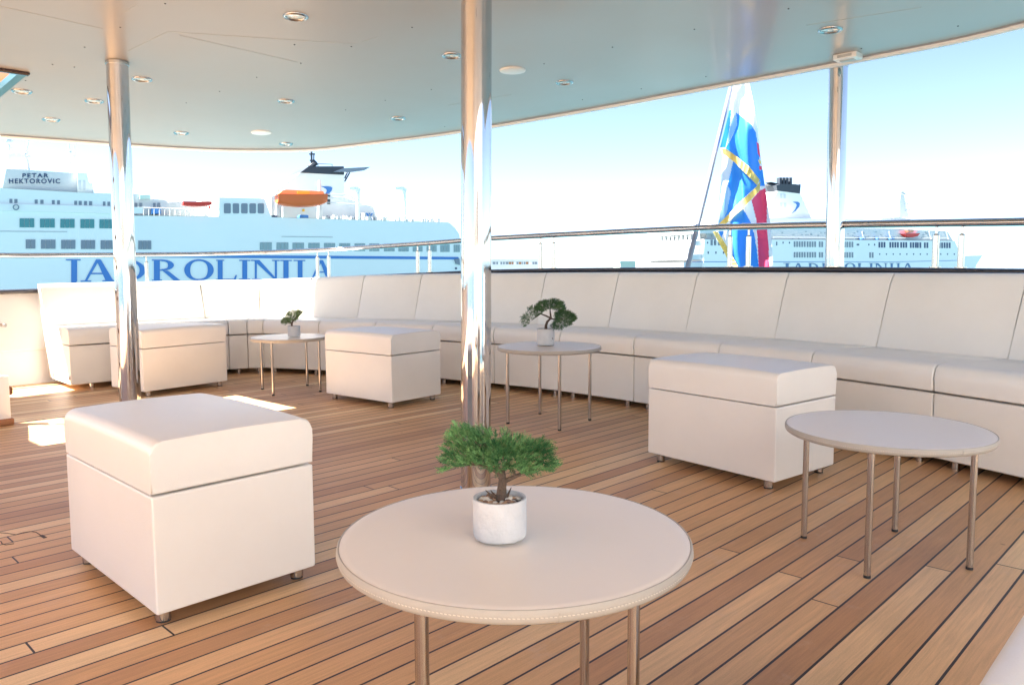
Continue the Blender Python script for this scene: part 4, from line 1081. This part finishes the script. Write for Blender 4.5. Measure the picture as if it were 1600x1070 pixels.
    # funnel
    P('funnel', lambda b: Fc.poly(b, [(469.4, 269.6), (537.6, 272.3), (538.4, 309.4), (558.7, 316), (583, 324), (590, 345), (424, 341), (425, 303), (437, 294), (450, 284)], -6.5, 5), HULLB)
    P('funnel_cap', lambda b: Fc.poly(b, [(469.2, 269.9), (482.4, 260.1), (537.3, 260.1), (537.9, 273.2)], -6.3, 5.4), SDARK)
    P('funnel_wing', lambda b: Fc.poly(b, [(520.6, 268.7), (536, 263.2), (579, 261), (569, 266.5), (550, 269)], -5.8, 0.6), SGREY)
    def fm(b):
        for a_, c_, r_ in (((486.5, 234), (487, 262), 0.14), ((490.5, 240), (490, 262), 0.08), ((483, 241), (492, 241), 0.10), ((484, 251), (492, 251), 0.10), ((484, 262), (494, 254), 0.35), ((497, 256), (519, 257), 0.04), ((497, 256), (497, 261), 0.04), ((519, 257), (519, 261), 0.04)):
            cyl(b, Fc.pt(*a_, -7), Fc.pt(*c_, -7), r_, n=8)
    P('funnel_mast', fm, SDARK)
    for a_, c_ in (((548, 267), (538.5, 284)), ((543.5, 268), (538.5, 279))): P('wing_strut', lambda b: cyl(b, Fc.pt(*a_, -7), Fc.pt(*c_, -7), 0.10, n=8), SDARK)
    P('funnel_emblem', lambda b: Fc.poly(b, [(380+x/6.154, 220+y/6.154) for x, y in ((750, 440), (800, 439), (845, 443), (858, 455), (852, 478), (825, 512), (775, 541), (800, 500), (806, 478), (796, 462), (775, 450))], -6.4, 0.1), SBLUE)
    for y_ in (305, 311.5, 315.5): P('funnel_door', lambda b: Fc.rect(b, 511.8, y_, 516, y_+3.6, -6.3, 0.1), SDARK)
    # lifeboat with canopy in davits
    lb = boat(Fc, 432, 509, 305.5, 324.5, 0.8, 3.0, ORANGE, 'lifeboat')
    P('canopy', lambda b: Fc.poly(b, [(434, 304.6), (441, 298.2), (447, 296.5), (505, 299), (508, 305.6)], 1.6, 2.0), ORANGEL, par=None)
    P('canopy_hatch', lambda b: Fc.rect(b, 465, 299.5, 484, 303.5, 1.75, 0.2), mat('hatch_yellow', (0.82, 0.45, 0.05), 0.5))
    for x in (434.5, 500.5):
        P('davit', lambda b: (Fc.poly(b, [(x-1.2, 282), (x+1.2, 282), (x+2.5, 342), (x-2.5, 342)], -0.8, 0.7), Fc.rect(b, x-4, 303, x+4, 305, 1.5, 2.3)), HULLW)
    for x, yb, xa in ((560.4, 343.5, 545), (632.6, 346, 617)):
        P('deck_crane', lambda b: (Fc.poly(b, [(x-1.8, yb), (x-1.2, 303), (x-4, 297), (xa+1, 295.5), (xa, 292.8), (x-2, 292), (x+3, 296), (x+1.5, 303), (x+2, yb)], -3, 0.6)), HULLB)
    P('container', lambda b: Fc.rect(b, 570, 332.4, 584.7, 344.6, -3, 2), HULLW)
    def marks(b):
        for q in ([(571, 333), (574, 333), (577, 337), (575, 339)], [(583, 333), (580, 334), (578, 337), (580, 338)], [(571, 344), (574, 344), (576, 341), (573, 338)], [(583, 344), (580, 344), (578, 341), (581, 339)], [(576, 333), (578.5, 333), (578, 335), (576.5, 335)]): Fc.poly(b, q, -2.94, 0.05)
    P('container_marking', marks, SBLUE)
    # guard rails on the after decks
    for a_, c_ in (((512, 303), (540, 304)), ((540, 304), (560, 313)), ((512, 308), (540, 309)), ((350, 299), (413, 301)), ((236, 298), (342, 302)), ((205, 324), (342, 328)), ((590, 337), (640, 338)), ((640, 338), (706, 340)), ((236, 298), (236, 312)), ((505, 316), (590, 322)), ((262, 310), (342, 312))):
        P('guard_rail', lambda b: cyl(b, Fc.pt(*a_, -0.6), Fc.pt(*c_, -0.6), 0.045, n=6), HULLW)
    for k in range(24):
        x = 508+k*8.2; yb = 341.5+(x-508)*0.033
        P('rail_post', lambda b: cyl(b, Fc.pt(x, yb, -0.6), Fc.pt(x, yb-5, -0.6), 0.04, n=6), HULLW)
    for k in range(17):
        x = 208+k*8.2; yb = 337.2
        P('rail_post', lambda b: cyl(b, Fc.pt(x, yb, -0.6), Fc.pt(x, yb-11, -0.6), 0.035, n=6), HULLW)
    rr = random.Random(8)
    for k in range(46):
        x = rr.uniform(505, 690); yb = 341.6+(x-508)*0.030; hh = rr.uniform(1.5, 6); ww = rr.uniform(1, 5)
        P('deck_box', lambda b: Fc.rect(b, x, yb-hh, x+ww, yb+1, -rr.uniform(1, 6), 0.8), HULLW)
    for k in range(26):
        x = rr.uniform(505, 670); yb = 341.6+(x-508)*0.030-rr.uniform(0.5, 4)
        P('deck_winch', lambda b: Fc.rect(b, x, yb-1.1, x+rr.uniform(0.6, 2), yb, -0.7, 0.3), SGREY)
    P('anchor', lambda b: Fc.poly(b, [(711, 405), (718, 404), (719, 414), (713, 412)], 0.3, 0.5), SGREY)
    P('hawse_hole', lambda b: cyl(b, Fc.pt(712.5, 419.5, 0.1), Fc.pt(712.5, 419.5, 0.0), 0.16, n=12), SNAVY)
    P('life_ring', lambda b: tube(b, [Fc.pt(25+4.3*math.cos(k*math.pi/6), 324+4*math.sin(k*math.pi/6), 0.5) for k in range(12)], 0.06, n=6, closed=True), SGREY)
ferry_one()

# --- ferry two, far off at the right
def ferry_two():
    Fc = Face((42.3, 170, 0), (88, 45, 0))
    t = thing('passenger_ship', 'distant white passenger ship at the right behind flag and column', 'ship', (80, 190, WZ))
    def P(name, fn, m, sm=0):
        bm = BM(); fn(bm); return obj(name, bm, m, t, world=True, smooth=sm)
    P('hull', lambda b: Fc.drop(b, [(1100, 374), (1208, 374.5), (1320, 375), (1440, 376), (1492, 376.5), (1497, 388), (1505.6, 399.4), (1535.6, 398.8), (1526, 414), (1521, 424)], 0, 20, WZ), HULLB)
    P('weather_deck', lambda b: Fc.poly(b, [(1102, 373.6), (1208, 374.1), (1320, 374.6), (1440, 375.6), (1490, 376.1), (1490, 376.9), (1440, 376.4), (1320, 375.4), (1208, 374.9), (1102, 374.4)], -0.3, 19), mat('ship_deck_grey', (0.12, 0.15, 0.15), 0.8))
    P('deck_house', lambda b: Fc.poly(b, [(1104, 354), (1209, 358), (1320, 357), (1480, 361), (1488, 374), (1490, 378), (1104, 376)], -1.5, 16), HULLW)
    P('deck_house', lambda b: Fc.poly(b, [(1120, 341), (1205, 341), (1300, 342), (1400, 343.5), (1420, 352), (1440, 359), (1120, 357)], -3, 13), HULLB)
    P('wheelhouse', lambda b: Fc.poly(b, [(1376, 341), (1402, 339), (1424, 343), (1430, 358), (1376, 358)], -3.5, 12), HULLW)
    P('funnel', lambda b: Fc.poly(b, [(1215, 297), (1249.5, 301), (1268.5, 342), (1196, 342)], -6, 7), HULLB)
    P('funnel_cap', lambda b: Fc.poly(b, [(1213, 290), (1220, 287.5), (1244, 288), (1251, 291), (1250, 302.5), (1214.5, 298)], -5.8, 7.5), SDARK)
    def pipes(b):
        for x in (1220, 1225, 1230, 1236): Fc.rect(b, x-1.6, 277.5, x+1.6, 289, -8, 1)
        Fc.poly(b, [(1197, 287.5), (1214, 289), (1214, 292), (1205, 290)], -7, 2)
        Fc.poly(b, [(1205, 284.5), (1222, 288), (1222, 290), (1210, 287)], -7, 2)
        for x in (1243, 1250): Fc.rect(b, x-1, 288, x+1, 291, -7, 1)
    P('funnel_pipes', pipes, SDARK)
    P('funnel_emblem', lambda b: Fc.poly(b, [(1239, 315.6), (1247, 315.6), (1250, 318), (1249, 323), (1243, 330), (1237.5, 333.5), (1243, 327), (1245.5, 321), (1244, 318)], -5.9, 0.1), SBLUE)
    for x, y_ in ((1219, 303), (1224.5, 303), (1219, 317), (1225, 317)): P('funnel_louvre', lambda b: Fc.rect(b, x, y_, x+3.6, y_+7, -5.9, 0.1), HULLW)
    def row(x0, x1, y0, h, m, w_=2.5, st_=3.95, off=0.06):
        x = x0
        while x < x1:
            P('window', lambda b: Fc.rect(b, x, y0, x+w_, y0+h, off, 0.05), m); x += st_
    for a_, c_ in ((1240.5, 1257), (1260.8, 1276), (1279.7, 1287), (1319, 1333), (1373, 1382), (1390, 1402), (1407, 1416), (1422, 1430), (1433, 1438), (1444, 1451), (1467, 1484)):
        row(a_, c_, 377.3+(a_-1240)*0.008, 8.6, SGREY if a_ < 1370 else SNAVY)
    for a_, c_ in ((1240.5, 1257), (1260.8, 1276), (1279.7, 1287), (1319, 1333), (1358.5, 1364)):
        row(a_, c_, 394+(a_-1240)*0.004, 8.4, SGREY)
    def ports(b):
        for k in range(12):
            x = 1374+k*10.6; Fc.rect(b, x, 396, x+1.4, 398.2, 0.06, 0.05)
        for x in (1213, 1223, 1233, 1105, 1116, 1131, 1143): Fc.rect(b, x, 378, x+1.5, 380.6, 0.06, 0.05)
        for x in (1213, 1341, 1357, 1366, 1339): Fc.rect(b, x, 381, x+1.5, 383.6, 0.06, 0.05)
        for x in (1106, 1118, 1130, 1142): Fc.rect(b, x, 393, x+1.6, 396.5, 0.06, 0.05)
    P('porthole', ports, SNAVY)
    for x in (1110.5, 1116, 1122): P('window', lambda b: Fc.rect(b, x, 374.6, x+3.2, 383.5, 0.06, 0.05), SGREY)
    P('stripe', lambda b: Fc.poly(b, [(1082, 408.6), (1213, 408.6), (1400, 408.8), (1500, 406.6), (1500, 407.3), (1400, 409.5), (1082, 409.6)], 0.05, 0.04), SBLUE)
    lettering(Fc, [('J', 1224, 1235), ('A', 1238, 1257), ('D', 1263, 1279), ('R', 1284, 1302), ('O', 1320, 1337), ('L', 1340, 1355), ('I', 1358, 1365), ('N', 1367, 1387), ('I', 1390, 1397), ('J', 1400, 1407), ('A', 1409, 1428)], lambda x: 411.2, lambda x: 424, 0.08, 0.006, t, mat('ship_stripe_slate', (0.10, 0.20, 0.36), 0.5))
    text_on(Fc, 'MARKO POLO', 1379, 1400, 342, 345, -3.3, t, SGREY)
    def mastf(b):
        Fc.poly(b, [(1404, 340), (1406, 310), (1408, 300), (1412, 300), (1414, 312), (1420, 340)], -8, 2)
        for a_, c_, r_ in (((1404, 280), (1407, 305), 0.15), ((1407, 296), (1418, 307), 0.12), ((1402, 301), (1422, 306), 0.2), ((1414, 318), (1428, 322), 0.2), ((1414, 330), (1426, 327), 0.15)): cyl(b, Fc.pt(*a_, -8), Fc.pt(*c_, -8), r_, n=6)
    P('mast', mastf, HULLW)
    P('tender', lambda b: Fc.poly(b, [(1412, 365.5), (1438, 364.5), (1434, 369), (1426, 371), (1418, 370)], -0.3, 2.0), REDB)
    P('tender', lambda b: Fc.poly(b, [(1418, 360), (1428, 359.5), (1427, 363), (1419, 363)], -0.6, 1.0), mat('tender_tan', (0.6, 0.33, 0.2), 0.5))
    for x, w_ in ((1346, 6), (1371, 2.5), (1391, 7)): P('locker', lambda b: Fc.rect(b, x, 370.5, x+w_, 374.2, -0.4, 0.8), SBLUE)
    rr = random.Random(2)
    GG = mat('gear_grey', (0.35, 0.42, 0.46), 0.5)
    for k in range(70):
        x = rr.uniform(1105, 1480); y_ = rr.uniform(360, 373)
        P('deck_gear', lambda b: Fc.rect(b, x, y_, x+rr.uniform(0.8, 3), y_+rr.uniform(0.8, 2.4), -1.4, 0.08), GG)
    def thin(b):
        for x in (1350, 1392, 1455, 1482): cyl(b, Fc.pt(x, 374, -0.5), Fc.pt(x-3, 362, -0.5), 0.15, n=6)
        cyl(b, Fc.pt(1497, 400, -4), Fc.pt(1534, 396, -4), 0.06, n=6); cyl(b, Fc.pt(1208, 371, -0.2), Fc.pt(1480, 372.5, -0.2), 0.06, n=6)
    P('davit', thin, HULLW)
    # stern face and terraces, square to the hull side
    corner = Fc.pt(1100, 374, 0); Sf = Face((corner.x, corner.y, 0), (Fc.n.x*-1, Fc.n.y*-1, 0))
    back = -Fc.n
    def terr(b):
        for k, (z0, z1, ov) in enumerate(((2.5, 3.6, 3.0), (5.6, 6.6, 2.0), (8.2, 9.0, 0.8))):
            a = corner-Fc.d*ov; c = corner+Fc.d*6
            prism(b, [Vector((q.x, q.y, z0)) for q in (a+back*0.5, c+back*0.5, c+back*19.5, a+back*19.5)], (0, 0, z1-z0))
        a = corner+back*0.3-Fc.d*4.5; prism(b, [Vector((q.x, q.y, WZ)) for q in (a+back*1.0, corner+Fc.d*2+back*0.1, corner+Fc.d*2+back*19.8, a+back*18.5)], (0, 0, 9.2))
    P('stern_terrace', terr, HULLW)
    SWM = mat('gear_pale', (0.45, 0.52, 0.52), 0.4)
    for z0 in (3.9, 6.9):
        for k in range(12):
            a = corner+back*(1.2+k*1.5); a = Vector((a.x, a.y, z0))-Fc.d*0.05
            bm = BM(); prism(bm, [a, a+back*0.8, a+back*0.8+Vector((0, 0, 1.1)), a+Vector((0, 0, 1.1))], -Fc.d*0.1)
            obj('stern_window', bm, SWM, t, world=True, smooth=0)
ferry_two()

# --- quay building and vans beyond the rail
p = at(805, 411, 190)
t = thing('quay_building', 'long low white terminal building on the quay right of the middle column', 'building', (p.x, p.y, WZ))
Q = Face((p.x-6.5, p.y, 0), (1, 0.05, 0))
bm = BM(); Q.drop(bm, [(757, 405.5), (841, 405.5)], 0, 10, WZ); obj('wall', bm, HULLW, t, world=True, smooth=0)
rr = random.Random(6)
x = 770
while x < 838:
    bm = BM(); w_ = rr.choice((1.5, 2.5, 4)); Q.rect(bm, x, 409.3, x+w_, 413, 0.06, 0.05); obj('window', bm, rr.choice((SGREY, SGREY, TEAKB, HULLB)), t, world=True, smooth=0); x += w_+rr.choice((0.8, 1.6))
bm = BM(); Q.rect(bm, 757, 404.6, 842, 405.6, 0.6, 11); obj('roof', bm, GREY, t, world=True, smooth=0)
q = at(979, 411, 150)
t = thing('harbour_shed', 'small pale green shed on the quay left of the flagstaff', 'shed', (q.x, q.y, WZ))
Q2 = Face((q.x, q.y, 0), (1, 0.1, 0))
bm = BM(); Q2.drop(bm, [(969, 409), (993, 409)], 0, 6, WZ); obj('wall', bm, mat('shed_green', (0.50, 0.55, 0.48), 0.6), t, world=True, smooth=0)
bm = BM(); Q2.poly(bm, [(968, 409.2), (970, 407.4), (992, 407.4), (994, 409.2)], 0.3, 6.6); obj('roof', bm, HULLW, t, world=True, smooth=0)
bm = BM(); prism(bm, [Vector((-60, 195, WZ+0.0)), Vector((60, 172, WZ)), Vector((70, 230, WZ)), Vector((-60, 240, WZ))], (0, 0, 1.8))
tag(obj('quay', bm, mat('concrete', (0.42, 0.42, 0.40), 0.9, var=(0.3, 0.1)), smooth=0), kind='structure')
